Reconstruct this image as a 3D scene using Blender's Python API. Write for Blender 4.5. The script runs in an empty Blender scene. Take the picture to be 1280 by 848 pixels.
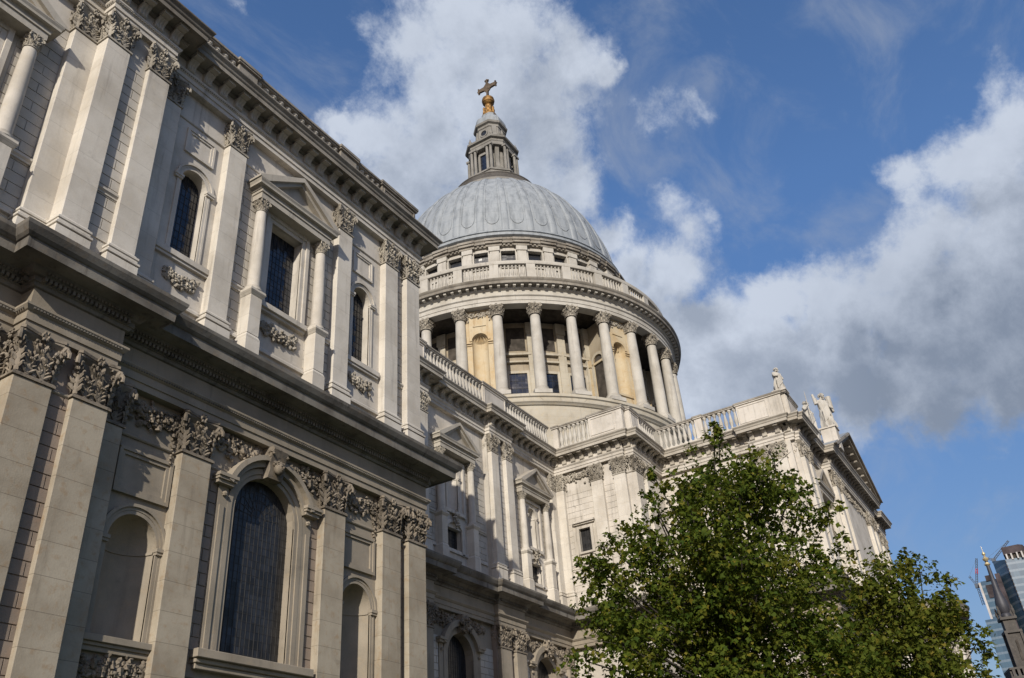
import bpy, bmesh, math, random
import numpy as np
from mathutils import Matrix, Vector
random.seed(7)
PI = math.pi
scene = bpy.context.scene
COL = scene.collection

# ------------------------------------------------------------------ camera
cam_d = bpy.data.cameras.new("camera")
cam = bpy.data.objects.new("camera", cam_d)
COL.objects.link(cam)
yaw, pitch, roll = [math.radians(a) for a in (29.693, 31.706, -4.483)]
fw = Vector((math.cos(pitch)*math.cos(yaw), math.cos(pitch)*math.sin(yaw), math.sin(pitch)))
rt = Vector((math.sin(yaw), -math.cos(yaw), 0))
up = rt.cross(fw)
R_ = math.cos(roll)*rt + math.sin(roll)*up
U_ = -math.sin(roll)*rt + math.cos(roll)*up
m = Matrix.Identity(4)
for i in range(3):
    m[i][0], m[i][1], m[i][2] = R_[i], U_[i], -fw[i]
CAM = Vector((-84.183, -48.956, 1.7))
m.translation = CAM
cam.matrix_world = m
cam_d.sensor_width = 36
cam_d.lens = 1081.49/1280*36
cam_d.clip_end = 6000
cam_d.clip_start = 0.1
scene.camera = cam

# ------------------------------------------------------------------ exposure
scene.view_settings.view_transform = 'Standard'
scene.view_settings.look = 'None'
scene.view_settings.exposure = 0.0
scene.view_settings.gamma = 1.0
scene.view_settings.use_curve_mapping = False

# ------------------------------------------------------------------ sun
SUN_PHI = math.radians(67.0)     # from south towards west
SUN_EL = math.radians(26.0)
sd = Vector((-math.sin(SUN_PHI)*math.cos(SUN_EL), -math.cos(SUN_PHI)*math.cos(SUN_EL), math.sin(SUN_EL)))
sl = bpy.data.lights.new("sun", 'SUN')
sl.energy = 5.0
sl.angle = math.radians(0.55)
sl.color = (1.0, 0.93, 0.82)
so = bpy.data.objects.new("sun", sl)
COL.objects.link(so)
so.rotation_euler = sd.to_track_quat('Z', 'Y').to_euler()

# ------------------------------------------------------------------ node helper
class NT:
    def __init__(s, tree):
        s.t = tree; s.n = tree.nodes; s.l = tree.links
    def node(s, typ, **kw):
        n = s.n.new(typ)
        for k, v in kw.items():
            if k == 'inp':
                for kk, vv in v.items():
                    if isinstance(vv, bpy.types.NodeSocket): s.l.new(vv, n.inputs[kk])
                    else: n.inputs[kk].default_value = vv
            else: setattr(n, k, v)
        return n
    def math(s, op, a, b=0.0, c=None, clamp=False):
        n = s.n.new('ShaderNodeMath'); n.operation = op; n.use_clamp = clamp
        for i, v in enumerate((a, b, c)):
            if v is None: continue
            if isinstance(v, bpy.types.NodeSocket): s.l.new(v, n.inputs[i])
            else: n.inputs[i].default_value = v
        return n.outputs[0]
    def vmath(s, op, a, b=None, scale=None):
        n = s.n.new('ShaderNodeVectorMath'); n.operation = op
        for i, v in enumerate((a, b)):
            if v is None: continue
            if isinstance(v, bpy.types.NodeSocket): s.l.new(v, n.inputs[i])
            else: n.inputs[i].default_value = v
        if scale is not None: n.inputs['Scale'].default_value = scale
        return n
    def noise(s, vec, scale, detail=5, rough=0.55, dist=0.0, out=0):
        n = s.n.new('ShaderNodeTexNoise')
        n.inputs['Scale'].default_value = scale; n.inputs['Detail'].default_value = detail
        n.inputs['Roughness'].default_value = rough; n.inputs['Distortion'].default_value = dist
        if vec is not None: s.l.new(vec, n.inputs['Vector'])
        return n.outputs[out]
    def mix(s, fac, a, b, blend='MIX'):
        n = s.n.new('ShaderNodeMix'); n.data_type = 'RGBA'; n.blend_type = blend
        for k, v in ((0, fac), (6, a), (7, b)):
            if isinstance(v, bpy.types.NodeSocket): s.l.new(v, n.inputs[k])
            else: n.inputs[k].default_value = v if k == 0 else (tuple(v)+(1,) if len(v) == 3 else v)
        return n.outputs[2]
    def ramp(s, fac, lo, hi, smooth=True):
        n = s.n.new('ShaderNodeMapRange'); n.interpolation_type = 'SMOOTHSTEP' if smooth else 'LINEAR'
        s.l.new(fac, n.inputs[0]); n.inputs[1].default_value = lo; n.inputs[2].default_value = hi
        return n.outputs[0]

# ------------------------------------------------------------------ world: Nishita sky and clouds laid out by direction
world = bpy.data.worlds.new("World"); scene.world = world; world.use_nodes = True
W = NT(world.node_tree); W.n.clear()
sky = W.node('ShaderNodeTexSky', sky_type='NISHITA', sun_disc=False)
sky.sun_elevation = SUN_EL
sky.sun_rotation = math.atan2(sd.x, sd.y)
sky.altitude = 30; sky.air_density = 1.0; sky.dust_density = 0.6; sky.ozone_density = 2.5
BLOBS = [(0.802,-0.128,0.583,0.040),(0.812,-0.088,0.576,0.036),(0.814,-0.057,0.579,0.032),(0.817,-0.016,0.576,0.030),(0.842,-0.091,0.532,0.066),(0.847,-0.013,0.532,0.045),(0.848,0.013,0.530,0.029),(0.876,-0.055,0.480,0.082),(0.863,0.056,0.502,0.034),(0.876,0.023,0.482,0.063),(0.851,0.101,0.515,0.037),(0.837,0.148,0.527,0.035),(0.832,0.199,0.519,0.033),(0.830,0.245,0.501,0.040),(0.856,0.182,0.484,0.065),(0.881,0.114,0.460,0.075),(0.904,0.045,0.425,0.071),(0.911,-0.028,0.412,0.067),(0.856,0.244,0.455,0.053),(0.885,0.186,0.427,0.051),(0.908,0.110,0.403,0.043),(0.923,0.037,0.383,0.036),(0.925,-0.038,0.377,0.036),(0.806,0.258,0.532,0.036),]      # the heavy cumulus low on the right
CENTRE = [(0.489,0.388,0.781,0.042),(0.524,0.339,0.782,0.064),(0.560,0.289,0.776,0.064),(0.605,0.257,0.753,0.047),(0.630,0.224,0.744,0.021),(0.537,0.392,0.747,0.057),(0.590,0.343,0.731,0.084),(0.637,0.290,0.714,0.058),(0.532,0.456,0.714,0.039),(0.505,0.478,0.719,0.022),(0.589,0.421,0.690,0.067),(0.654,0.357,0.667,0.091),(0.691,0.300,0.658,0.041),(0.741,0.274,0.613,0.033),(0.748,0.314,0.585,0.046),(0.772,0.266,0.577,0.038),(0.790,0.225,0.570,0.039),(0.728,0.344,0.592,0.055),(0.604,0.456,0.654,0.045),]     # pale cloud behind the dome
SHREDS = [(0.691,0.189,0.698,0.026),(0.704,0.150,0.695,0.022),(0.771,0.181,0.611,0.033),(0.750,0.198,0.631,0.025),(0.772,0.157,0.616,0.019),(0.368,0.517,0.773,0.017),]     # thin shreds
def cloud_group():
    g = bpy.data.node_groups.new('cloud_density', 'ShaderNodeTree')
    g.interface.new_socket('Vector', in_out='INPUT', socket_type='NodeSocketVector')
    g.interface.new_socket('Density', in_out='OUTPUT', socket_type='NodeSocketFloat')
    G = NT(g)
    gi = G.n.new('NodeGroupInput'); go = G.n.new('NodeGroupOutput')
    v = gi.outputs[0]
    nz = G.noise(v, 6.5, 9, 0.62, out=1)
    off = G.vmath('MULTIPLY', G.vmath('SUBTRACT', nz, (0.5, 0.5, 0.5)).outputs[0], (0.125, 0.125, 0.125)).outputs[0]
    vv = G.vmath('ADD', v, off).outputs[0]
    acc = None
    for (x, y, z, r) in BLOBS+CENTRE+SHREDS:
        d = G.vmath('DISTANCE', vv, (x, y, z)).outputs['Value']
        f = G.math('SUBTRACT', 1.0, G.math('DIVIDE', d, r*1.18))
        if (x, y, z, r) in BLOBS: f = G.math('ADD', f, 0.16)
        if (x, y, z, r) in SHREDS: f = G.math('MULTIPLY_ADD', f, 0.55, -0.16)
        acc = f if acc is None else G.math('SMOOTH_MAX', acc, f, 0.25)
    acc = G.math('MAXIMUM', acc, -0.6)
    n2 = G.noise(v, 8.0, 12, 0.66, 0.2)
    n3 = G.noise(v, 27.0, 10, 0.68, 0.1)
    dn = G.math('ADD', acc, G.math('MULTIPLY', G.math('SUBTRACT', n2, 0.5), 1.9))
    dn = G.math('ADD', dn, G.math('MULTIPLY', G.math('SUBTRACT', n3, 0.5), 0.75))
    G.l.new(dn, go.inputs[0])
    return g
cg = cloud_group()
tc = W.n.new('ShaderNodeTexCoord')
dirv = tc.outputs['Generated']
c1 = W.node('ShaderNodeGroup', node_tree=cg); W.l.new(dirv, c1.inputs[0])
lit = (Vector((-0.30, 0.25, 0.92)).normalized()*0.055)
c2 = W.node('ShaderNodeGroup', node_tree=cg); W.l.new(W.vmath('ADD', dirv, tuple(lit)).outputs[0], c2.inputs[0])
dens = c1.outputs[0]
alpha = W.ramp(dens, -0.14, 0.62)
alpha = W.math('MULTIPLY', alpha, 0.93)
# wisps of thin high cloud
mp = W.node('ShaderNodeMapping'); W.l.new(dirv, mp.inputs[0]); mp.inputs['Scale'].default_value = (1.2, 3.2, 3.6)
wisp = W.ramp(W.noise(mp.outputs[0], 2.6, 8, 0.62, 0.5), 0.46, 0.80)
wisp = W.math('MULTIPLY', wisp, 0.5)
# how much cloud lies towards the light: thick -> grey underside
shade = W.ramp(c2.outputs[0], -0.15, 1.15)
tex = W.noise(dirv, 11.0, 8, 0.6, 0.2)
shade = W.math('ADD', shade, W.math('MULTIPLY', W.math('SUBTRACT', tex, 0.5), 1.1), clamp=True)
# the low right-hand cumulus has the heaviest base
base = W.ramp(W.vmath('DISTANCE', dirv, (0.918, -0.02, 0.395)).outputs['Value'], 0.26, 0.03)
shade2 = W.math('ADD', W.math('MULTIPLY', shade, 0.72), W.math('MULTIPLY', base, 0.36), clamp=True)
cc = W.mix(shade2, (0.70, 0.765, 0.88), (0.27, 0.32, 0.41))
skyc = W.node('ShaderNodeHueSaturation'); W.l.new(sky.outputs[0], skyc.inputs['Color'])
skyc.inputs['Saturation'].default_value = 1.18; skyc.inputs['Value'].default_value = 1.0
sz = W.n.new('ShaderNodeSeparateXYZ'); W.l.new(dirv, sz.inputs[0])
lowsky = W.node('ShaderNodeMapRange'); W.l.new(sz.outputs[2], lowsky.inputs[0])
for q_, v_ in ((1, 0.12), (2, 0.62), (3, 0.48), (4, 1.08)): lowsky.inputs[q_].default_value = v_
skyd = W.mix(1.0, W.mix(1.0, skyc.outputs[0], (1.16, 1.0, 1.03), 'MULTIPLY'), lowsky.outputs[0], 'MULTIPLY')
bg1 = W.node('ShaderNodeBackground'); W.l.new(skyd, bg1.inputs[0]); bg1.inputs[1].default_value = 0.15
bgw = W.node('ShaderNodeBackground'); bgw.inputs[0].default_value = (0.42, 0.47, 0.56, 1); bgw.inputs[1].default_value = 0.9
bg2 = W.node('ShaderNodeBackground'); W.l.new(cc, bg2.inputs[0]); bg2.inputs[1].default_value = 0.88
mx0 = W.n.new('ShaderNodeMixShader'); W.l.new(wisp, mx0.inputs[0]); W.l.new(bg1.outputs[0], mx0.inputs[1]); W.l.new(bgw.outputs[0], mx0.inputs[2])
mx1 = W.n.new('ShaderNodeMixShader'); W.l.new(alpha, mx1.inputs[0]); W.l.new(mx0.outputs[0], mx1.inputs[1]); W.l.new(bg2.outputs[0], mx1.inputs[2])
wo = W.n.new('ShaderNodeOutputWorld'); W.l.new(mx1.outputs[0], wo.inputs[0])
world.cycles.sampling_method = 'MANUAL'; world.cycles.sample_map_resolution = 512

# ------------------------------------------------------------------ materials
def mat(name):
    mt = bpy.data.materials.new(name); mt.use_nodes = True
    N = NT(mt.node_tree); b = N.n['Principled BSDF']
    return mt, N, b
def stone(name, base, dirt, stain=(0.10, 0.085, 0.07), stain_amt=0.5, streak=0.5, rough=0.85, bump=0.25, tint=(0.50, 0.40, 0.26), tint_amt=0.35, block=None, bscale=1.3):
    mt, N, b = mat(name)
    g = N.n.new('ShaderNodeNewGeometry'); pos = g.outputs['Position']
    n1 = N.noise(pos, 0.55, 6, 0.6); n2 = N.noise(pos, 3.5, 8, 0.65); n3 = N.noise(pos, 22, 4, 0.6)
    c = N.mix(N.ramp(n1, 0.35, 0.7), base, dirt)
    c = N.mix(N.math('MULTIPLY', N.ramp(n2, 0.5, 0.75), tint_amt), c, tint)
    if block:
        # each ashlar its own slightly different shade, thin joints
        sx = N.n.new('ShaderNodeSeparateXYZ'); N.l.new(pos, sx.inputs[0])
        cmb = N.n.new('ShaderNodeCombineXYZ')
        N.l.new(N.math('ADD', sx.outputs[0], N.math('MULTIPLY', sx.outputs[1], 1.0)), cmb.inputs[0]); N.l.new(sx.outputs[2], cmb.inputs[1])
        br = N.node('ShaderNodeTexBrick'); N.l.new(cmb.outputs[0], br.inputs['Vector'])
        br.inputs['Scale'].default_value = 1.0; br.inputs['Brick Width'].default_value = block[0]; br.inputs['Row Height'].default_value = block[1]
        br.inputs['Mortar Size'].default_value = block[2]; br.inputs['Mortar Smooth'].default_value = 0.2
        br.inputs['Color1'].default_value = (0.93, 0.925, 0.91, 1); br.inputs['Color2'].default_value = (1.03, 1.03, 1.02, 1); br.inputs['Mortar'].default_value = (0.42, 0.40, 0.38, 1)
        c = N.mix(0.75, c, br.outputs['Color'], 'MULTIPLY')
    # rain streaks
    mp = N.node('ShaderNodeMapping'); N.l.new(pos, mp.inputs[0]); mp.inputs['Scale'].default_value = (2.6, 2.6, 0.22)
    st = N.ramp(N.noise(mp.outputs[0], 1.0, 6, 0.65), 0.52, 0.78)
    c = N.mix(N.math('MULTIPLY', st, streak), c, stain)
    blot = N.ramp(N.noise(pos, bscale, 8, 0.7, 0.6), 0.52 if bscale > 2 else 0.56, 0.66 if bscale > 2 else 0.80)
    c = N.mix(N.math('MULTIPLY', blot, stain_amt), c, stain)
    c = N.mix(0.25, c, N.mix(n3, (0.55, 0.55, 0.55), (1.35, 1.35, 1.35)), 'MULTIPLY')
    N.l.new(c, b.inputs['Base Color'])
    b.inputs['Roughness'].default_value = rough
    b.inputs['Specular IOR Level'].default_value = 0.25
    bm = N.node('ShaderNodeBump'); bm.inputs['Strength'].default_value = bump; bm.inputs['Distance'].default_value = 0.04
    h = N.math('ADD', N.math('MULTIPLY', n2, 0.6), N.math('MULTIPLY', n3, 0.5))
    N.l.new(h, bm.inputs['Height']); N.l.new(bm.outputs[0], b.inputs['Normal'])
    return mt
M = {}
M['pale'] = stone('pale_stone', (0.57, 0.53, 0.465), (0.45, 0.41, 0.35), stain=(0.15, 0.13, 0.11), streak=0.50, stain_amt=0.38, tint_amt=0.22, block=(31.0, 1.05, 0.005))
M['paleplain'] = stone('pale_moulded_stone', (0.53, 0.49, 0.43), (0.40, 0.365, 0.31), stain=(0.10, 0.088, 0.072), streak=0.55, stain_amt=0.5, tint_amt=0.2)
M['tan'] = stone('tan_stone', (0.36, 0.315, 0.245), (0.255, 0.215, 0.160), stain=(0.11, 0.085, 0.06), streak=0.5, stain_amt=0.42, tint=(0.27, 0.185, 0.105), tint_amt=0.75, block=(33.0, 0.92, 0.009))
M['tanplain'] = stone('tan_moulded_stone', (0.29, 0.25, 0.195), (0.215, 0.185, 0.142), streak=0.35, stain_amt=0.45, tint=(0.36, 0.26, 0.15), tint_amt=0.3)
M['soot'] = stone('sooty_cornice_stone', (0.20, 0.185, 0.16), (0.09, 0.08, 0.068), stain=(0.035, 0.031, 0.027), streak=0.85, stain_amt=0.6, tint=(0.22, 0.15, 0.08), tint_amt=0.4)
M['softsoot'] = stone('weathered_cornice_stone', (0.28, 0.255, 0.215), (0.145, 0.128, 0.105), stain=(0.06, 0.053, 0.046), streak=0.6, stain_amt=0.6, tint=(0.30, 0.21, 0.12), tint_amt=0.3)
M['carved'] = stone('carved_stone', (0.26, 0.22, 0.17), (0.11, 0.092, 0.07), stain=(0.045, 0.038, 0.032), streak=0.3, stain_amt=0.75, tint=(0.30, 0.22, 0.13), tint_amt=0.3, bump=0.5, bscale=4.0)
M['carvedpale'] = stone('carved_pale_stone', (0.38, 0.345, 0.285), (0.18, 0.158, 0.125), stain=(0.07, 0.06, 0.05), streak=0.25, stain_amt=0.6, tint_amt=0.2, bump=0.5, bscale=4.0)
M['strip'] = stone('rusticated_stone', (0.47, 0.435, 0.38), (0.37, 0.34, 0.29), streak=0.3, stain_amt=0.3, tint_amt=0.25)
M['striptan'] = stone('rusticated_tan_stone', (0.27, 0.215, 0.17), (0.20, 0.16, 0.125), streak=0.35, stain_amt=0.4, tint=(0.30, 0.19, 0.12), tint_amt=0.4)
M['cornpale'] = stone('pale_cornice_stone', (0.42, 0.385, 0.325), (0.30, 0.27, 0.225), stain=(0.10, 0.088, 0.075), streak=0.45, stain_amt=0.4, tint=(0.34, 0.25, 0.15), tint_amt=0.25)
M['ochre'] = stone('ochre_stained_stone', (0.46, 0.385, 0.26), (0.42, 0.31, 0.17), stain=(0.22, 0.12, 0.04), streak=0.7, stain_amt=0.7, tint=(0.46, 0.41, 0.32), tint_amt=0.6)
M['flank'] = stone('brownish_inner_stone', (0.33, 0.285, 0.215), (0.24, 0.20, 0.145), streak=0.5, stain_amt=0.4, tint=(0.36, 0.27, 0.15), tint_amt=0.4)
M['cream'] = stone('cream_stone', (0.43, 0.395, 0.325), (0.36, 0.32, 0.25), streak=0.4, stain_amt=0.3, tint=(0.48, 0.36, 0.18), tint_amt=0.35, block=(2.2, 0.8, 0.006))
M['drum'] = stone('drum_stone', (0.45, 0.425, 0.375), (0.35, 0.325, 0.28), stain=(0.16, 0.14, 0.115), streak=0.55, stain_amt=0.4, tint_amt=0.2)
M['darkstone'] = stone('dark_spire_stone', (0.085, 0.078, 0.07), (0.055, 0.05, 0.045), streak=0.4, stain_amt=0.4, tint_amt=0.1)
M['lantern'] = stone('lantern_stone', (0.235, 0.225, 0.205), (0.155, 0.147, 0.13), streak=0.5, stain_amt=0.5, tint=(0.25, 0.2, 0.12), tint_amt=0.2)

def lead():
    mt, N, b = mat('lead_sheet')
    g = N.n.new('ShaderNodeNewGeometry'); pos = g.outputs['Position']
    mp = N.node('ShaderNodeMapping'); N.l.new(pos, mp.inputs[0]); mp.inputs['Scale'].default_value = (1.6, 1.6, 0.18)
    st = N.ramp(N.noise(mp.outputs[0], 1.0, 7, 0.65), 0.38, 0.72)
    c = N.mix(st, (0.265, 0.285, 0.298), (0.165, 0.180, 0.192))
    c = N.mix(N.math('MULTIPLY', N.ramp(N.noise(pos, 0.8, 6, 0.6), 0.5, 0.75), 0.4), c, (0.32, 0.33, 0.325))
    sx = N.n.new('ShaderNodeSeparateXYZ'); N.l.new(pos, sx.inputs[0])
    seam = N.math('LESS_THAN', N.math('FRACT', N.math('MULTIPLY', sx.outputs[2], 0.62)), 0.05)
    c = N.mix(N.math('MULTIPLY', seam, 0.35), c, (0.14, 0.15, 0.16))
    N.l.new(c, b.inputs['Base Color']); b.inputs['Roughness'].default_value = 0.62; b.inputs['Metallic'].default_value = 0.0
    b.inputs['Specular IOR Level'].default_value = 0.35
    return mt
M['lead'] = lead()
def simple(name, col, rough=0.5, metal=0.0, spec=0.5, var=0.15, scale=3.0):
    mt, N, b = mat(name)
    g = N.n.new('ShaderNodeNewGeometry')
    n = N.noise(g.outputs['Position'], scale, 5, 0.6)
    c = N.mix(N.ramp(n, 0.3, 0.7), tuple(x*(1-var) for x in col), tuple(min(1, x*(1+var)) for x in col))
    N.l.new(c, b.inputs['Base Color']); b.inputs['Roughness'].default_value = rough; b.inputs['Metallic'].default_value = metal
    b.inputs['Specular IOR Level'].default_value = spec
    return mt
M['gold'] = simple('gilded_metal', (0.24, 0.13, 0.035), 0.6, 0.4, 0.5, 0.55, 2.6)
M['giltdull'] = simple('tarnished_gilding', (0.26, 0.19, 0.075), 0.6, 0.3, 0.4, 0.6, 1.2)
M['bronze'] = simple('weathered_gilt_cross', (0.12, 0.085, 0.05), 0.5, 0.4, 0.5, 0.4, 1.5)
def glassmat(name, col, rough, spec):
    mt, N, b = mat(name)
    g = N.n.new('ShaderNodeNewGeometry'); pos = g.outputs['Position']
    sx = N.n.new('ShaderNodeSeparateXYZ'); N.l.new(pos, sx.inputs[0])
    cb = N.n.new('ShaderNodeCombineXYZ')
    N.l.new(N.math('FLOOR', N.math('MULTIPLY', N.math('ADD', sx.outputs[0], sx.outputs[1]), 4.9)), cb.inputs[0]); N.l.new(N.math('FLOOR', N.math('MULTIPLY', sx.outputs[2], 3.3)), cb.inputs[1])
    wn = N.n.new('ShaderNodeTexWhiteNoise'); wn.noise_dimensions = '2D'; N.l.new(cb.outputs[0], wn.inputs['Vector'])
    off = N.vmath('SCALE', N.vmath('SUBTRACT', wn.outputs['Color'], (0.5, 0.5, 0.5)).outputs[0], scale=0.11).outputs[0]
    wob = N.vmath('SCALE', N.vmath('SUBTRACT', N.noise(pos, 3.0, 3, out=1), (0.5, 0.5, 0.5)).outputs[0], scale=0.10).outputs[0]
    nn = N.vmath('NORMALIZE', N.vmath('ADD', g.outputs['Normal'], N.vmath('ADD', off, wob).outputs[0]).outputs[0]).outputs[0]
    N.l.new(nn, b.inputs['Normal'])
    c = N.mix(wn.outputs[0], tuple(x*.55 for x in col), tuple(x*1.5 for x in col))
    N.l.new(c, b.inputs['Base Color']); b.inputs['Roughness'].default_value = rough; b.inputs['Specular IOR Level'].default_value = spec
    return mt
M['glass'] = glassmat('dark_leaded_glass', (0.012, 0.015, 0.023), 0.12, 0.6)
M['glassdull'] = glassmat('dark_church_glass', (0.020, 0.020, 0.021), 0.28, 0.45)
M['bars'] = simple('iron_glazing_bars', (0.013, 0.014, 0.017), 0.6, 0.0, 0.3, 0.3)
M['barspale'] = simple('grey_glazing_bars', (0.040, 0.038, 0.036), 0.6, 0.0, 0.3, 0.3)
M['dark'] = simple('dark_stone_and_painted_shade', (0.06, 0.052, 0.044), 0.9, 0, 0.1, 0.4, 1.0)  # dark fins and dirty soffit; for openings, inner shade put into this colour
M['roof'] = simple('flat_lead_roof', (0.22, 0.23, 0.24), 0.7)
M['railmetal'] = simple('iron_railing', (0.03, 0.03, 0.03), 0.6)
M['paving'] = simple('grey_paving', (0.075, 0.072, 0.068), 0.9, 0, 0.2, 0.25, 0.8)
M['lawn'] = simple('lawn_grass', (0.05, 0.09, 0.025), 0.95, 0, 0.1, 0.4, 2.0)
M['asphalt'] = simple('asphalt', (0.05, 0.05, 0.05), 0.9, 0, 0.2, 0.2, 3.0)

def leafmat(name, c1, c2, c3):
    mt, N, b = mat(name)
    g = N.n.new('ShaderNodeNewGeometry')
    rnd = g.outputs['Random Per Island']
    c = N.mix(N.ramp(rnd, 0.0, 0.8, False), c1, c2)
    c = N.mix(N.ramp(rnd, 0.88, 0.96), c, c3)
    c = N.mix(N.math('MULTIPLY', N.ramp(N.noise(g.outputs['Position'], 0.9, 3, 0.5), 0.5, 0.72), 0.6), c, c3)
    N.l.new(c, b.inputs['Base Color']); b.inputs['Roughness'].default_value = 0.7; b.inputs['Specular IOR Level'].default_value = 0.12
    tr = N.node('ShaderNodeBsdfTranslucent'); N.l.new(N.mix(0.5, c, (0.13, 0.15, 0.012)), tr.inputs['Color'])
    ms = N.n.new('ShaderNodeMixShader'); ms.inputs[0].default_value = 0.40
    out = N.n['Material Output']
    N.l.new(b.outputs[0], ms.inputs[1]); N.l.new(tr.outputs[0], ms.inputs[2]); N.l.new(ms.outputs[0], out.inputs[0])
    return mt
M['leaf'] = leafmat('plane_leaves', (0.034, 0.062, 0.008), (0.092, 0.118, 0.013), (0.165, 0.145, 0.020))
M['leaf2'] = leafmat('plane_leaves_turning', (0.052, 0.074, 0.009), (0.105, 0.122, 0.015), (0.175, 0.145, 0.022))
M['leaf3'] = leafmat('light_leaves', (0.075, 0.115, 0.022), (0.11, 0.16, 0.03), (0.15, 0.16, 0.04))
M['bark'] = simple('plane_bark', (0.035, 0.03, 0.024), 0.9, 0, 0.2, 0.4, 4.0)

def skyglass():
    mt, N, b = mat('curtain_wall_glass')
    g = N.n.new('ShaderNodeNewGeometry'); pos = g.outputs['Position']
    sx = N.n.new('ShaderNodeSeparateXYZ'); N.l.new(pos, sx.inputs[0])
    fl = N.math('FRACT', N.math('DIVIDE', sx.outputs[2], 8.0))
    band = N.math('LESS_THAN', fl, 0.30)
    mull = N.math('LESS_THAN', N.math('FRACT', N.math('DIVIDE', sx.outputs[1], 3.0)), 0.10)
    cell = N.n.new('ShaderNodeTexWhiteNoise'); cell.noise_dimensions = '2D'
    cb = N.n.new('ShaderNodeCombineXYZ'); N.l.new(N.math('FLOOR', N.math('DIVIDE', sx.outputs[1], 6.0)), cb.inputs[0]); N.l.new(N.math('FLOOR', N.math('DIVIDE', sx.outputs[2], 8.0)), cb.inputs[1])
    N.l.new(cb.outputs[0], cell.inputs['Vector'])
    c = N.mix(cell.outputs[0], (0.034, 0.070, 0.110), (0.055, 0.105, 0.150))
    c = N.mix(band, c, (0.115, 0.158, 0.198))
    c = N.mix(N.math('MULTIPLY', mull, 0.4), c, (0.05, 0.07, 0.09))
    N.l.new(c, b.inputs['Base Color']); b.inputs['Roughness'].default_value = 0.22; b.inputs['Specular IOR Level'].default_value = 0.7
    return mt
M['tower_glass'] = skyglass()
M['hoist'] = simple('rusty_steel', (0.050, 0.040, 0.042), 0.8, 0, 0.2, 0.5, 0.08)
M['concrete'] = simple('pale_concrete', (0.42, 0.40, 0.38), 0.8, 0, 0.2, 0.15, 0.1)
M['cranemetal'] = simple('blue_grey_crane_steel', (0.07, 0.085, 0.11), 0.6, 0, 0.3, 0.2, 0.3)
M['cranered'] = simple('red_crane_steel', (0.35, 0.03, 0.04), 0.6, 0, 0.3, 0.2, 0.3)
M['spirelead'] = simple('dark_spire_lead', (0.036, 0.036, 0.042), 0.55, 0.1, 0.4, 0.3, 0.5)
M['giltpale'] = simple('pale_gilt', (0.62, 0.50, 0.28), 0.4, 0.5, 0.5, 0.35, 1.0)

# ------------------------------------------------------------------ geometry helpers
class Fr:
    """Facade frame: u along the wall, d outward, z up."""
    def __init__(s, kind, plane):
        s.kind = kind
        if kind == 'S': s.o = (0, plane); s.u = (1, 0); s.n = (0, -1)
        elif kind == 'W': s.o = (plane, 0); s.u = (0, -1); s.n = (-1, 0)
        elif kind == 'E': s.o = (plane, 0); s.u = (0, 1); s.n = (1, 0)
        elif kind == 'N': s.o = (0, plane); s.u = (-1, 0); s.n = (0, 1)
    def P(s, u, d, z):
        return (s.o[0]+s.u[0]*u+s.n[0]*d, s.o[1]+s.u[1]*u+s.n[1]*d, z)
class RFr(Fr):
    """Frame tangent to a circle about the dome axis."""
    def __init__(s, ang, r, c=(0, 0)):
        ca, sa = math.cos(ang), math.sin(ang)
        s.n = (ca, sa); s.u = (-sa, ca); s.o = (c[0]+ca*r, c[1]+sa*r)

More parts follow.
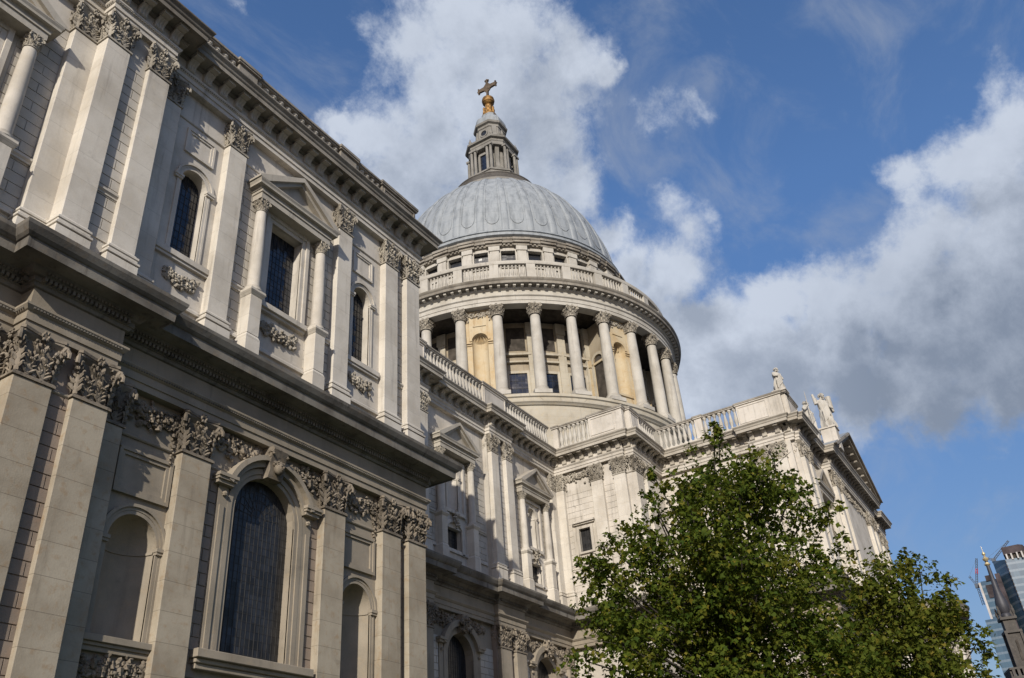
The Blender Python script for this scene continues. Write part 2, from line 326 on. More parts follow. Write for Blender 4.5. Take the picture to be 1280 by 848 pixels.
class MB:
    def __init__(s): s.v = []; s.f = []; s.mi = []; s.cur = 0
    def add(s, vs, fs):
        o = len(s.v); s.v.extend(vs); s.f.extend([tuple(i+o for i in f) for f in fs]); s.mi.extend([s.cur]*len(fs))
    def box(s, F, u0, u1, d0, d1, z0, z1):
        vs = [F.P(u, d, z) for z in (z0, z1) for d in (d0, d1) for u in (u0, u1)]
        s.add(vs, [(0, 1, 3, 2), (4, 6, 7, 5), (0, 4, 5, 1), (2, 3, 7, 6), (0, 2, 6, 4), (1, 5, 7, 3)])
    def taper(s, F, u0, u1, d0, d1, z0, z1, g):
        vs = [F.P(u, d, z0) for d in (d0, d1) for u in (u0, u1)] + [F.P(u, d, z1) for d in (d0, d1+g) for u in (u0-g, u1+g)]
        s.add(vs, [(0, 1, 3, 2), (4, 6, 7, 5), (0, 4, 5, 1), (2, 3, 7, 6), (0, 2, 6, 4), (1, 5, 7, 3)])
    def prism(s, F, poly, d0, d1):
        n = len(poly)
        vs = [F.P(u, d0, z) for u, z in poly]+[F.P(u, d1, z) for u, z in poly]
        fs = [tuple(range(n)), tuple(range(2*n-1, n-1, -1))]+[(i, (i+1) % n, n+(i+1) % n, n+i) for i in range(n)]
        s.add(vs, fs)
    def uprism(s, F, poly, u0, u1):      # polygon in (d,z), extruded along u
        n = len(poly)
        vs = [F.P(u0, d, z) for d, z in poly]+[F.P(u1, d, z) for d, z in poly]
        fs = [tuple(range(n)), tuple(range(2*n-1, n-1, -1))]+[(i, (i+1) % n, n+(i+1) % n, n+i) for i in range(n)]
        s.add(vs, fs)
    def arch_band(s, F, uc, zs, r0, r1, d0, d1, z0=None, seg=20, a0=0, a1=PI):
        """Arch ring between two radii, with straight legs down to z0."""
        pts = []
        if z0 is not None: pts.append((uc+r0, z0, uc+r1, z0))
        for i in range(seg+1):
            a = a0+(a1-a0)*i/seg
            pts.append((uc+r0*math.cos(a), zs+r0*math.sin(a), uc+r1*math.cos(a), zs+r1*math.sin(a)))
        if z0 is not None: pts.append((uc-r0, z0, uc-r1, z0))
        vs = []
        for (a, b, c, e) in pts:
            vs += [F.P(a, d0, b), F.P(c, d0, e), F.P(c, d1, e), F.P(a, d1, b)]
        fs = []
        for i in range(len(pts)-1):
            o = i*4; q = o+4
            fs += [(o, o+1, q+1, q), (o+1, o+2, q+2, q+1), (o+2, o+3, q+3, q+2), (o+3, o, q, q+3)]
        fs += [(0, 3, 2, 1)]; e = (len(pts)-1)*4; fs += [(e, e+1, e+2, e+3)]
        s.add(vs, fs)
    def lathe(s, cx, cy, prof, n=24, a0=0.0, a1=2*PI, cap=False, sq=None):
        full = abs(a1-a0-2*PI) < 1e-6
        cnt = n if full else n+1
        vs = []
        for (r, z) in prof:
            for i in range(cnt):
                a = a0+(a1-a0)*i/n
                vs.append((cx+r*math.cos(a), cy+r*math.sin(a), z))
        fs = []
        for j in range(len(prof)-1):
            for i in range(n):
                i2 = (i+1) % cnt if full else i+1
                fs.append((j*cnt+i, j*cnt+i2, (j+1)*cnt+i2, (j+1)*cnt+i))
        if cap:
            fs.append(tuple(range(cnt-1, -1, -1))); fs.append(tuple((len(prof)-1)*cnt+i for i in range(cnt)))
        s.add(vs, fs)
    def sweep(s, path, prof, cap=True):
        """Moulding swept along a plan polyline; outward is to the right of travel."""
        n = len(path); dirs = []
        for i in range(n-1):
            dx, dy = path[i+1][0]-path[i][0], path[i+1][1]-path[i][1]; L = math.hypot(dx, dy); dirs.append((dx/L, dy/L))
        vs = []; k = len(prof)
        for i in range(n):
            a = dirs[max(0, i-1)]; b = dirs[min(n-2, i)]
            n1 = (a[1], -a[0]); n2 = (b[1], -b[0]); q = 1+n1[0]*n2[0]+n1[1]*n2[1]
            mx, my = (n1[0]+n2[0])/q, (n1[1]+n2[1])/q
            for (o, z) in prof: vs.append((path[i][0]+mx*o, path[i][1]+my*o, z))
        fs = []
        for i in range(n-1):
            for j in range(k-1): fs.append((i*k+j, (i+1)*k+j, (i+1)*k+j+1, i*k+j+1))
        if cap: fs.append(tuple(range(k-1, -1, -1))); fs.append(tuple((n-1)*k+j for j in range(k)))
        s.add(vs, fs)
    def tube(s, pts, rads, n=8):
        vs = []; fs = []
        for i, p in enumerate(pts):
            p = Vector(p)
            a = Vector(pts[max(0, i-1)]); b = Vector(pts[min(len(pts)-1, i+1)])
            t = (b-a).normalized(); x = t.orthogonal().normalized() if abs(t.z) < 0.95 else Vector((1, 0, 0)); x = (x-t*x.dot(t)).normalized(); y = t.cross(x)
            for j in range(n):
                an = 2*PI*j/n; q = p+(x*math.cos(an)+y*math.sin(an))*rads[i]; vs.append(tuple(q))
        for i in range(len(pts)-1):
            for j in range(n): fs.append((i*n+j, i*n+(j+1) % n, (i+1)*n+(j+1) % n, (i+1)*n+j))
        fs.append(tuple(range(n-1, -1, -1))); fs.append(tuple((len(pts)-1)*n+j for j in range(n)))
        s.add(vs, fs)
    def blob(s, c, r, jit=0.15, rng=random, n=6, k=4):
        """A small uneven carved lump."""
        vs = []; rx, ry, rz = r if isinstance(r, tuple) else (r, r, r)
        vs.append((c[0], c[1], c[2]+rz))
        for j in range(1, k):
            th = PI*j/k
            for i in range(n):
                a = 2*PI*i/n+j*0.4; q = 1+rng.uniform(-jit, jit)
                vs.append((c[0]+rx*q*math.sin(th)*math.cos(a), c[1]+ry*q*math.sin(th)*math.sin(a), c[2]+rz*q*math.cos(th)))
        vs.append((c[0], c[1], c[2]-rz)); L = len(vs)-1
        fs = [(0, 1+i, 1+(i+1) % n) for i in range(n)]
        for j in range(k-2):
            for i in range(n): fs.append((1+j*n+i, 1+(j+1)*n+i, 1+(j+1)*n+(i+1) % n, 1+j*n+(i+1) % n))
        o = 1+(k-2)*n
        fs += [(L, o+(i+1) % n, o+i) for i in range(n)]
        s.add(vs, fs)
    def mesh(s, name, mats, smooth=None):
        me = bpy.data.meshes.new(name)
        me.from_pydata(s.v, [], s.f)
        for m_ in (mats if isinstance(mats, (list, tuple)) else [mats]): me.materials.append(m_)
        if any(s.mi): me.polygons.foreach_set('material_index', s.mi)
        bm = bmesh.new(); bm.from_mesh(me)
        bmesh.ops.remove_doubles(bm, verts=bm.verts, dist=0.0004) if smooth is not None else None
        bmesh.ops.recalc_face_normals(bm, faces=bm.faces)
        bm.to_mesh(me); bm.free()
        if smooth is not None:
            me.shade_smooth(); me.set_sharp_from_angle(angle=math.radians(smooth))
        me.update()
        return me
    def build(s, name, mats, parent=None, smooth=None, bevel=None):
        o = bpy.data.objects.new(name, s.mesh(name, mats, smooth)); COL.objects.link(o)
        if parent is not None: o.parent = parent
        if bevel:
            b = o.modifiers.new('edge', 'BEVEL'); b.width = bevel; b.segments = 1; b.limit_method = 'ANGLE'; b.angle_limit = math.radians(50)
        return o
def inst(name, me, parent, mtx):
    o = bpy.data.objects.new(name, me); COL.objects.link(o); o.parent = parent
    o.matrix_world = mtx
    o.matrix_parent_inverse = Matrix.Identity(4); o.matrix_basis = mtx
    return o
def tag(o, label, cat, group=None, kind=None):
    if label: o['label'] = label
    if cat: o['category'] = cat
    if group: o['group'] = group
    if kind: o['kind'] = kind
    return o
def empty(name, loc):
    o = bpy.data.objects.new(name, None); COL.objects.link(o); o.location = loc; o.empty_display_size = 0.5
    return o
def frame_matrix(F, u, d, z, su=1.0, sd_=1.0, sz=1.0):
    p = F.P(u, d, z)
    return Matrix(((F.u[0]*su, F.n[0]*sd_, 0, p[0]), (F.u[1]*su, F.n[1]*sd_, 0, p[1]), (0, 0, sz, p[2]), (0, 0, 0, 1)))
IDF = type('I', (), {'P': staticmethod(lambda u, d, z: (u, d, z))})()

# ------------------------------------------------------------------ Corinthian capital (unit size: shaft width 1, height 1; u across, d outward, both from the axis)
def add_leaf(mb, base, out, side, h, w, curl, rng):
    """Acanthus leaf: a curling stem fringed with separate ragged leaflets."""
    prof = [(0.0, 0.0), (0.05, .25), (0.08, .50), (0.13, .74), (0.27, .93), (0.42, .97), (0.50, .86)]
    def at(t):
        x = t*(len(prof)-1); i = min(len(prof)-2, int(x)); f = x-i
        return prof[i][0]*(1-f)+prof[i+1][0]*f, prof[i][1]*(1-f)+prof[i+1][1]*f
    def P(o, sx, z): return (base[0]+out[0]*o+side[0]*sx, base[1]+out[1]*o+side[1]*sx, base[2]+z)
    rows = []
    for k in range(9):
        t = k/8; o, z = at(t); ww = w*(.20-.09*t)
        rows.append([P(o*curl*w*1.3+(.05*w if abs(q) < .1 else 0), q*ww, z*h) for q in (-1, 0, 1)])
    vs = [p for r in rows for p in r]
    mb.add(vs, [(i*3+j, i*3+j+1, (i+1)*3+j+1, (i+1)*3+j) for i in range(8) for j in range(2)])
    for t0 in (.10, .26, .42, .58, .74, .88):
        for sg in (-1, 1):
            o, z = at(t0); L = w*(.60-.34*t0)*rng.uniform(.85, 1.2); wd = h*.105*rng.uniform(.8, 1.25)
            up_ = .55+.3*t0
            vs = []
            for (q, lift, half) in ((0, .0, .55), (.4, .10, 1.0), (.75, .16, .75), (1.0, .05, .12)):
                for e in (-1, 0, 1):
                    vs.append(P(o*curl*w*1.3+w*(lift*(1.0)+(.07 if e == 0 else -.03)), sg*(w*.10+L*q), z*h+L*q*up_+e*half*wd))
            mb.add(vs, [(i*3+j, i*3+j+1, (i+1)*3+j+1, (i+1)*3+j) for i in range(3) for j in range(2)])
    o, z = at(1.0)
    for q in (-.25, 0, .25): mb.blob(P(o*curl*w*1.3, q*w*.6, z*h-.01), (w*.10, w*.10, h*.07), .3, rng, 5, 3)
def capital_mb(round_=False, seed=1):
    rng = random.Random(seed); mb = MB()
    hw = 0.5
    # astragal and bell
    if round_:
        mb.lathe(0, 0, [(.50, 0), (.55, .02), (.55, .06), (.49, .08), (.47, .5), (.52, .78), (.62, .88)], 20)
    else:
        for (g, z0, z1) in ((.05, 0, .05), (.02, .05, .075)): mb.box(IDF, -hw-g, hw+g, -hw-g, hw+g, z0, z1)
        for (g0, g1, z0, z1) in ((-.08, -.10, .075, .5), (-.10, -.05, .5, .78), (-.05, .08, .78, .88)):
            vs = [(x*(hw+g0), y*(hw+g0), z0) for x, y in ((-1, -1), (1, -1), (1, 1), (-1, 1))]+[(x*(hw+g1), y*(hw+g1), z1) for x, y in ((-1, -1), (1, -1), (1, 1), (-1, 1))]
            mb.add(vs, [(0, 1, 5, 4), (1, 2, 6, 5), (2, 3, 7, 6), (3, 0, 4, 7), (4, 5, 6, 7), (3, 2, 1, 0)])
    dirs = [(0, 1), (1, 0), (-1, 0), (0, -1)]
    def surf(a, r=.47):
        c, s_ = math.cos(a), math.sin(a)
        if round_: return (c*r, s_*r), (c, s_)
        k = max(abs(c), abs(s_)); p = (c/k*r, s_/k*r)
        n = (c, s_) if abs(abs(c)-abs(s_)) < .2 else ((math.copysign(1, c), 0) if abs(c) > abs(s_) else (0, math.copysign(1, s_)))
        L = math.hypot(*n); return p, (n[0]/L, n[1]/L)
    # lower row of leaves, then upper row
    for i in range(8):
        a = i*PI/4+PI/8 if round_ else i*PI/4+PI/8
        p, n = surf(a); add_leaf(mb, (p[0], p[1], .07), n, (-n[1], n[0]), .36*rng.uniform(.94, 1.05), .30, .75, rng)
    for i in range(8):
        a = i*PI/4
        p, n = surf(a, .46); add_leaf(mb, (p[0], p[1], .10), n, (-n[1], n[0]), .60*rng.uniform(.95, 1.05), .30, .95, rng)
    # corner volutes and inner helices
    for i in range(4):
        a = PI/4+i*PI/2; c, s_ = math.cos(a), math.sin(a)
        R0 = .62 if round_ else .74
        cx, cy = c*R0, s_*R0
        pts = []; rad = []
        for k in range(15):
            t = k/14; an = -0.4+t*2.6*PI; rr = .19*(1-t*.8)
            o = rr*math.cos(an); z = .74+rr*math.sin(an)
            pts.append((cx+c*o, cy+s_*o, z)); rad.append(.06*(1-.3*t))
        mb.tube(pts, rad, 6)
        mb.tube([(c*.42, s_*.42, .42), (c*.55*R0/.62, s_*.55*R0/.62, .70), (cx+c*.08, cy+s_*.08, .88)], [.05, .05, .06], 6)
        add_leaf(mb, (c*(R0-.16), s_*(R0-.16), .44), (c, s_), (-s_, c), .28, .22, .9, rng)
        for k in range(7): mb.blob((c*(R0-.10)+rng.gauss(0, .06), s_*(R0-.10)+rng.gauss(0, .06), rng.uniform(.5, .86)), rng.uniform(.035, .06), .3, rng, 5, 3)
    for i in range(4):
        a = i*PI/2; c, s_ = math.cos(a), math.sin(a)
        for sg in (-1, 1):
            bx, by = c*.52-s_*sg*.14, s_*.52+c*sg*.14
            pts = [];
            for k in range(9):
                t = k/8; an = t*1.9*PI; rr = .085*(1-t*.7)
                pts.append((bx-s_*sg*rr*math.cos(an)*-1, by+c*sg*rr*math.cos(an)*-1, .76+rr*math.sin(an)))
            mb.tube(pts, [.03]*9, 5)
        # fleuron on the abacus
        for k in range(6):
            q = k*PI/3
            mb.blob((c*.60-s_*.08*math.cos(q), s_*.60+c*.08*math.cos(q), .93+.075*math.sin(q)), .05, .2, rng, 5, 3)
    # abacus with hollow sides
    pts = []
    for i in range(4):
        a = PI/4+i*PI/2
        ex = .80 if not round_ else .74
        for k, t in enumerate((-.07, .07)): pts.append((ex*math.cos(a+t), ex*math.sin(a+t)))
        for t in (.25, .5, .75):
            b = a+.07+(PI/2-.14)*t
            r = ex*math.cos(PI/4)/max(.5, math.cos(b-(a+PI/4)))*(1-.16*math.sin(PI*t))
            pts.append((r*math.cos(b), r*math.sin(b)))
    n = len(pts)
    for (z0, z1, g) in ((.88, .94, .97), (.94, 1.0, 1.03)):
        vs = [(x*g, y*g, z0) for x, y in pts]+[(x*g, y*g, z1) for x, y in pts]
        mb.add(vs, [tuple(range(n-1, -1, -1)), tuple(range(n, 2*n))]+[(i, (i+1) % n, n+(i+1) % n, n+i) for i in range(n)])
    return mb
CAP = {}
for nm, mt_ in (('tan', 'carved'), ('pale', 'carvedpale')):
    for sd_ in (1, 2, 3):
        CAP[nm, sd_] = capital_mb(False, sd_).mesh('capital', M[mt_], 40)
CAPR = capital_mb(True, 5).mesh('capital', M['carvedpale'], 40)

# ------------------------------------------------------------------ the cathedral
cath = empty('cathedral', (0, 0, 0))
tag(cath, 'pale grey stone cathedral with a ribbed lead dome and long pilastered side walls', 'cathedral')
chap_wall = MB(); 
def wall_sheet(mb, F, u0, u1, z0, z1, ops, t=0.5, d=0.0, seg=14):
    """Wall face with openings (kind,u0,u1,z0,z1): z1 is the crown for 'rect', the springing for 'arch'."""
    cuts = {u0, u1}
    for (k, a, b, c, e) in ops:
        cuts |= {a, b}
        if k == 'arch':
            r = (b-a)/2
            for i in range(1, seg): cuts.add((a+b)/2-r*math.cos(PI*i/seg))
    cuts = sorted(x for x in cuts if u0 <= x <= u1)
    def top(o, u):
        k, a, b, c, e = o
        if k == 'rect': return e
        r = (b-a)/2; x = u-(a+b)/2
        return e+math.sqrt(max(0, r*r-x*x))
    for i in range(len(cuts)-1):
        a, b = cuts[i], cuts[i+1]; mid = (a+b)/2
        here = sorted([o for o in ops if o[1] < mid < o[2]], key=lambda o: o[3])
        cl = cr = z0
        for o in here+[None]:
            nl, nr = (o[3], o[3]) if o else (z1, z1)
            mb.add([F.P(a, d, cl), F.P(b, d, cr), F.P(b, d, nr), F.P(a, d, nl)], [(0, 1, 2, 3)])
            if o:
                mb.add([F.P(a, d, o[3]), F.P(b, d, o[3]), F.P(b, d-t, o[3]), F.P(a, d-t, o[3])], [(0, 1, 2, 3)])
                cl, cr = top(o, a), top(o, b)
                mb.add([F.P(a, d, cl), F.P(b, d, cr), F.P(b, d-t, cr), F.P(a, d-t, cl)], [(3, 2, 1, 0)])
    for (k, a, b, c, e) in ops:
        for u in (a, b):
            mb.add([F.P(u, d, c), F.P(u, d-t, c), F.P(u, d-t, e), F.P(u, d, e)], [(0, 1, 2, 3)])
def rustic(mb, F, u0, u1, z0, z1, excl, h=0.44, w=0.95, d=0.0, t=0.035, gap=0.035):
    """Channelled masonry: each course of blocks stands proud of the sunk joints."""
    n = max(1, round((z1-z0)/h)); hh = (z1-z0)/n; rng = random.Random(int(u0*100))
    for i in range(n):
        a, b = z0+i*hh+gap/2, z0+(i+1)*hh-gap/2
        free = [(u0, u1)]
        for (ea, eb, ez0, ez1) in excl:
            if ez0 < b and ez1 > a:
                nf = []
                for (p, q) in free:
                    if eb <= p or ea >= q: nf.append((p, q)); continue
                    if ea > p: nf.append((p, ea))
                    if eb < q: nf.append((eb, q))
                free = nf
        for (p, q) in free:
            if q-p < 0.06: continue
            x = math.floor(p/w)*w+(0.5*w if i % 2 else 0)-w
            cuts = [p]
            while x < q-0.12:
                if x > p+0.12: cuts.append(x)
                x += w
            cuts.append(q)
            for j in range(len(cuts)-1):
                mb.box(F, cuts[j]+(gap/2 if j else 0.002), cuts[j+1]-(gap/2 if j < len(cuts)-2 else 0.002), d-0.03, d+t+rng.uniform(-.006, .006), a, b)

capn = [0]
def pilaster(F, u0, u1, db, df, zb, zc, zt, style, matk, shaft_taper=True):
    """Pilaster part with base and capital as its own pieces. zb plinth foot, zc capital foot, zt capital top."""
    mb = MB(); w = u1-u0
    mb.box(F, u0, u1, db-0.1, df, zb+(0.02), zc)
    p = mb.build('pilaster', M[matk], cath, None, 0.025)
    b = MB()
    bh = {'tan': 1.3, 'pale': 1.7}.get(style, 1.3)
    b.box(F, u0-.13, u1+.13, db-0.1, df+.13, zb, zb+bh*.72)
    b.box(F, u0-.16, u1+.16, db-0.1, df+.16, zb+bh*.74, zb+bh*.80)
    b.box(F, u0-.09, u1+.09, db-0.1, df+.09, zb+bh*.80, zb+bh*.88)
    b.box(F, u0-.12, u1+.12, db-0.1, df+.12, zb+bh*.88, zb+bh*.94)
    b.taper(F, u0-.08, u1+.08, db-0.1, df+.08, zb+bh*.94, zb+bh, -.06)
    b.build('base', M['pale' if style == 'pale' else 'tanplain'], p, None, 0.015)
    capn[0] += 1
    me = CAP[style, 1+capn[0] % 3]
    mtx = frame_matrix(F, (u0+u1)/2, df-w/2*0.80, zc, w, w*0.80, zt-zc)
    inst('capital', me, p, mtx)
    return p
def glass_window(F, u0, u1, z0, z1, dglass, arch=False, nx=5, ny=9, barm='bars', glassm='glass', panes=True, tilt=None):
    g = MB()
    if arch:
        r = (u1-u0)/2; uc = (u0+u1)/2
        poly = [(u0, z0), (u1, z0)]+[(uc+r*math.cos(PI*i/20), z1+r*math.sin(PI*i/20)) for i in range(21)]
        g.prism(F, poly, dglass-0.05, dglass)
    else:
        g.box(F, u0-.02, u1+.02, dglass-0.05, dglass, z0-.02, z1+.02)
    win = g.build('window', M[glassm], cath)
    b = MB(); t = 0.0075
    def ztop(u):
        if not arch: return z1
        r = (u1-u0)/2; x = u-(u0+u1)/2; return z1+math.sqrt(max(0, r*r-x*x))
    for i in range(1, nx):
        u = u0+(u1-u0)*i/nx
        wd = t*(1.9 if i % 3 == 0 else 1)
        b.box(F, u-wd, u+wd, dglass-.002, dglass+.014, z0, ztop(u)-.01)
    ztot = z1+((u1-u0)/2 if arch else 0)
    for j in range(1, ny):
        z = z0+(ztot-z0)*j/ny
        a, c = u0, u1
        if arch and z > z1:
            r = (u1-u0)/2; x = math.sqrt(max(0, r*r-(z-z1)**2)); a, c = (u0+u1)/2-x, (u0+u1)/2+x
        b.box(F, a+.01, c-.01, dglass-.003, dglass+.011, z-t*.8, z+t*.8)
    b.build('glazing_bars', M[barm], win)
    return win
def festoon(F, u0, u1, zc, h, d, seed, matk='carved', dens=1.0, sag=0.35, parent=None, name='festoon'):
    """Carved relief of leaves, fruit and drapery."""
    rng = random.Random(seed); mb = MB(); L = u1-u0
    n = int(L*34*dens)
    for i in range(n):
        t = rng.random(); u = u0+L*t
        z = zc+h*(.28-sag*4*t*(1-t)*.9)+rng.gauss(0, h*.13)
        s_ = rng.uniform(.045, .10)*(h/0.9)**.5
        p = F.P(u, d+rng.uniform(0, .16)*(1-abs(2*t-1)*.5), z)
        mb.blob(p, (s_, s_, s_*rng.uniform(.7, 1.3)), .3, rng, 5, 3)
    for i in range(int(L*9*dens)):
        t = rng.random(); u = u0+L*t; z = zc+h*(.25-sag*4*t*(1-t)*.9)+rng.gauss(0, h*.18)
        an = rng.uniform(0, 2*PI)
        o = Vector((F.n[0], F.n[1], 0)); sd2 = Vector((F.u[0]*math.cos(an), F.u[1]*math.cos(an), math.sin(an)))
        upv = o.cross(sd2)
        b = Vector(F.P(u, d, z)); hh = rng.uniform(.16, .30)
        rows = []
        for (q, oo, w_) in ((0, .02, .05), (.35, .10, .11), (.7, .15, .10), (1, .10, .02)):
            for tt in (-1, 0, 1):
                rows.append(tuple(b+upv*(q*hh)+o*(oo*(1 if tt == 0 else .55))+sd2*(tt*w_)))
        mb.add(rows, [(i2*3+j, i2*3+j+1, i2*3+j+4, i2*3+j+3) for i2 in range(3) for j in range(2)])
    for (uu) in (() if name == 'carved_relief' else (u0+.12, u1-.12)):            # drops at each end
        for k in range(int(9*dens)):
            z = zc+h*.3-k*h*.085
            mb.blob(F.P(uu+rng.uniform(-.07, .07), d+rng.uniform(.0, .1), z), rng.uniform(.05, .09), .3, rng, 5, 3)
    return mb.build(name, M[matk], parent or cath, 50)

def rus(mt_, F, *a, parent=None, name='rusticated_wall', **k):
    mb = MB(); rustic(mb, F, *a, **k); return mb.build(name, mt_, parent or cath)
def strip(mt_, path, prof, name='string_course'):
    mb = MB(); mb.sweep(path, prof); return mb.build(name, mt_, cath)
UP_PROF = [(-.6, 30.18), (0, 30.18), (0, 30.40), (.05, 30.41), (.05, 30.62), (.08, 30.64), (.15, 30.74), (.15, 30.80), (0, 30.82), (0, 31.40), (.08, 31.42), (.13, 31.50), (.13, 31.54), (.74, 31.54), (.75, 31.50), (.78, 31.50), (.78, 31.72), (.81, 31.74), (.84, 31.78), (.87, 31.88), (.96, 31.97), (.98, 32.0), (.98, 32.06), (-.7, 32.16)]
LO_PROF = [(-.6, 15.95), (0, 15.95), (0, 16.18), (.05, 16.19), (.05, 16.46), (.10, 16.49), (.19, 16.60), (.19, 16.67), (.02, 16.70), (.02, 17.28), (.10, 17.30), (.14, 17.38), (.14, 17.40), (.20, 17.42), (.20, 17.58), (.30, 17.60), (.40, 17.72), (.44, 17.78), (.98, 17.80), (.99, 17.76), (1.03, 17.76), (1.05, 18.08), (1.10, 18.10), (1.18, 18.18), (1.28, 18.36), (1.30, 18.48), (-1.0, 18.66)]
def split_prof(p, i): return p[:i+1], p[i:]
def entablature(path, prof, brk, mats, name='cornice'):
    """One part: architrave and frieze in the wall's stone, corona and cyma in the weathered stone."""
    mb = MB()
    a, b = prof[:brk+1], prof[brk:]
    mb.sweep(path, a, False); mb.cur = 1; mb.sweep(path, b, True)
    return mb.build(name, [M[mats[0]], M[mats[1]]], cath)
def dentils(mb, path, off0, off1, z0, z1, w, step):
    mb.sweep(path, [(off0-.02, z0+.006), (off0+.014, z0+.006), (off0+.014, z1-.006), (off0-.02, z1-.006)])   # the band the teeth grow from
    for i in range(len(path)-1):
        (x0, y0), (x1, y1) = path[i], path[i+1]; L = math.hypot(x1-x0, y1-y0)
        if L < step*1.2: continue
        F = Fr.__new__(Fr); F.u = ((x1-x0)/L, (y1-y0)/L); F.n = (F.u[1], -F.u[0]); F.o = (x0, y0)
        n = int(L/step); s0 = (L-n*step)/2
        for k in range(n):
            u = s0+(k+.5)*step; mb.box(F, u-w/2, u+w/2, off0, off1, z0, z1)
def console_mesh():
    """Tall scrolled console under a square modillion: unit frame u,d,z from the frieze face, z=0 at the frieze foot."""
    mb = MB()
    poly = [(-.04, 0.01), (.06, 0.01), (.14, .04), (.19, .11), (.17, .20), (.18, .32), (.25, .42), (.36, .50), (.38, .56), (-.04, .56)]
    mb.uprism(IDF, poly, -.19, .19)
    for u in (-.12, 0, .12):
        mb.uprism(IDF, [(d+.022, z) for d, z in poly[1:8]]+[(d-.03, z) for d, z in reversed(poly[1:8])], u-.028, u+.028)
    for u0, u1 in ((-.19, .19),):
        mb.box(IDF, u0, u1, .30, .64, .57, .712)
        mb.box(IDF, u0-.03, u1+.03, .27, .67, .672, .716)
    return mb.mesh('modillion', M['cornpale'], 35)
CONS = console_mesh()
modn = [0]
def modillions(parent, path, skip_ends=0.25, step=0.86, z=30.82):
    for i in range(len(path)-1):
        (x0, y0), (x1, y1) = path[i], path[i+1]; L = math.hypot(x1-x0, y1-y0)
        if L < 0.7: continue
        F = Fr.__new__(Fr); F.u = ((x1-x0)/L, (y1-y0)/L); F.n = (F.u[1], -F.u[0]); F.o = (x0, y0)
        n = max(1, int(round((L-2*skip_ends)/step))); s0 = skip_ends
        for k in range(n+1):
            u = s0+(L-2*skip_ends)*k/n
            modn[0] += 1
            inst('modillion', CONS, parent, frame_matrix(F, u, 0, z, 1, 1, 1.0))
BAL_PROF = [(.15, 0), (.15, .08), (.09, .10), (.07, .16), (.13, .32), (.145, .44), (.10, .66), (.065, .86), (.075, .92), (.11, .95), (.11, .98), (.14, 1.0), (.14, 1.1)]
bmb = MB(); bmb.lathe(0, 0, [(r, z/1.1) for r, z in BAL_PROF], 10)
BAL = bmb.mesh('baluster', M['drum'], 50)
baln = [0]
def balustrade(F, u0, u1, d0, d1, zb, zr, segs, rail_ext=0.10, matk='paleplain', step=0.42, many=None):
    """Parapet part: plinth, rail and solid dadoes; segs = list of (ua,ub,'b'|'d')."""
    mb = MB()
    mb.box(F, u0, u1, d0-.04, d1+.04, zb, zb+.42)
    for i, (a, b, k) in enumerate(segs):
        e = .004*(i % 2)
        mb.cur = 0
        if k == 'd':
            mb.box(F, a, b, d0-.06-e, d1+.08+e, zb+.40, zr-.22)
            if b-a > 1.3:   # raised border round a sunk panel
                for (p, q, r, s_) in ((a+.12, b-.12, zb+.55, zb+.64), (a+.12, b-.12, zr-.44, zr-.35)): mb.box(F, p, q, d1+.07, d1+.13, r, s_)
                for (p, q) in ((a+.12, a+.21), (b-.21, b-.12)): mb.box(F, p, q, d1+.07, d1+.132, zb+.64, zr-.44)
            mb.box(F, a-.1, b+.1, d0-.16-e, d1+.18+e, zr-.22-e, zr-.13); mb.cur = 1; mb.box(F, a-.14, b+.14, d0-.2-e, d1+.22+e, zr-.128, zr+.04+e)
        else:
            mb.box(F, a, b, d0-.06, d1+.06, zr-.21, zr-.13); mb.cur = 1; mb.box(F, a, b, d0-.12, d1+.12, zr-.132, zr)
    par = mb.build('parapet', [M[matk], M['softsoot']], cath, None, 0.012)
    h = zr-.21-zb-.42; dc = (d0+d1)/2
    for (a, b, k) in segs:
        if k != 'b': continue
        n = max(1, int(round((b-a)/step)))
        for i in range(n):
            u = a+(b-a)*(i+.5)/n
            baln[0] += 1
            inst('baluster', BAL, par, frame_matrix(F, u, dc, zb+.42, 1.25, 1.25, h))
    return par

# ================================================================= CHAPEL BLOCK (nearest, left)
YU, YL = -25.75, -25.92            # wall planes, upper and lower storey
FU, FL = Fr('S', YU), Fr('S', YL)
XE = -54.05                        # east wall plane
XW = -84.0
ZT = 30.18
CH = -62.95                        # centre of the big window bay
W1, W2 = -68.0, -57.88
AW = -77.1                         # window bay further west
def arch_frame(F, uc, zs, r, z0, d=0.10, matk='paleplain', hood=None, imp=True, w=.26, parent=None, name='frame'):
    mb = MB()
    mb.arch_band(F, uc, zs, r, r+w*.55, -.05, d*.7, z0)
    mb.arch_band(F, uc, zs, r+w*.55+.002, r+w, -.05, d, z0)
    if hood:
        mb.arch_band(F, uc, zs, r+w+.002, r+w+hood, -.05, d+.06, None)
    if imp:
        for sg in (-1, 1):
            a, b = sorted((uc+sg*(r-.015), uc+sg*(r+w+(hood or 0)+.05)))
            mb.box(F, a, b, -.05, d+.055, zs-.20, zs-.11); mb.box(F, a-.02, b+.02, -.05, d+.09, zs-.112, zs)
    return mb.build(name, M[matk], parent or cath, None)
def panel_frame(F, u0, u1, z0, z1, matk, d=0.09, w=.10):
    mb = MB()
    for (k, g) in ((0, d), (w, d*.55)):
        a, b, c, e = u0+k, u1-k, z0+k, z1-k
        mb.box(F, a, b, -.05, g, c, c+w-.002); mb.box(F, a, b, -.05, g, e-w+.002, e)
        mb.box(F, a, a+w-.002, -.05, g-.003, c+w, e-w); mb.box(F, b-w+.002, b, -.05, g-.003, c+w, e-w)
    return mb.build('panel_moulding', M[matk], cath, None)

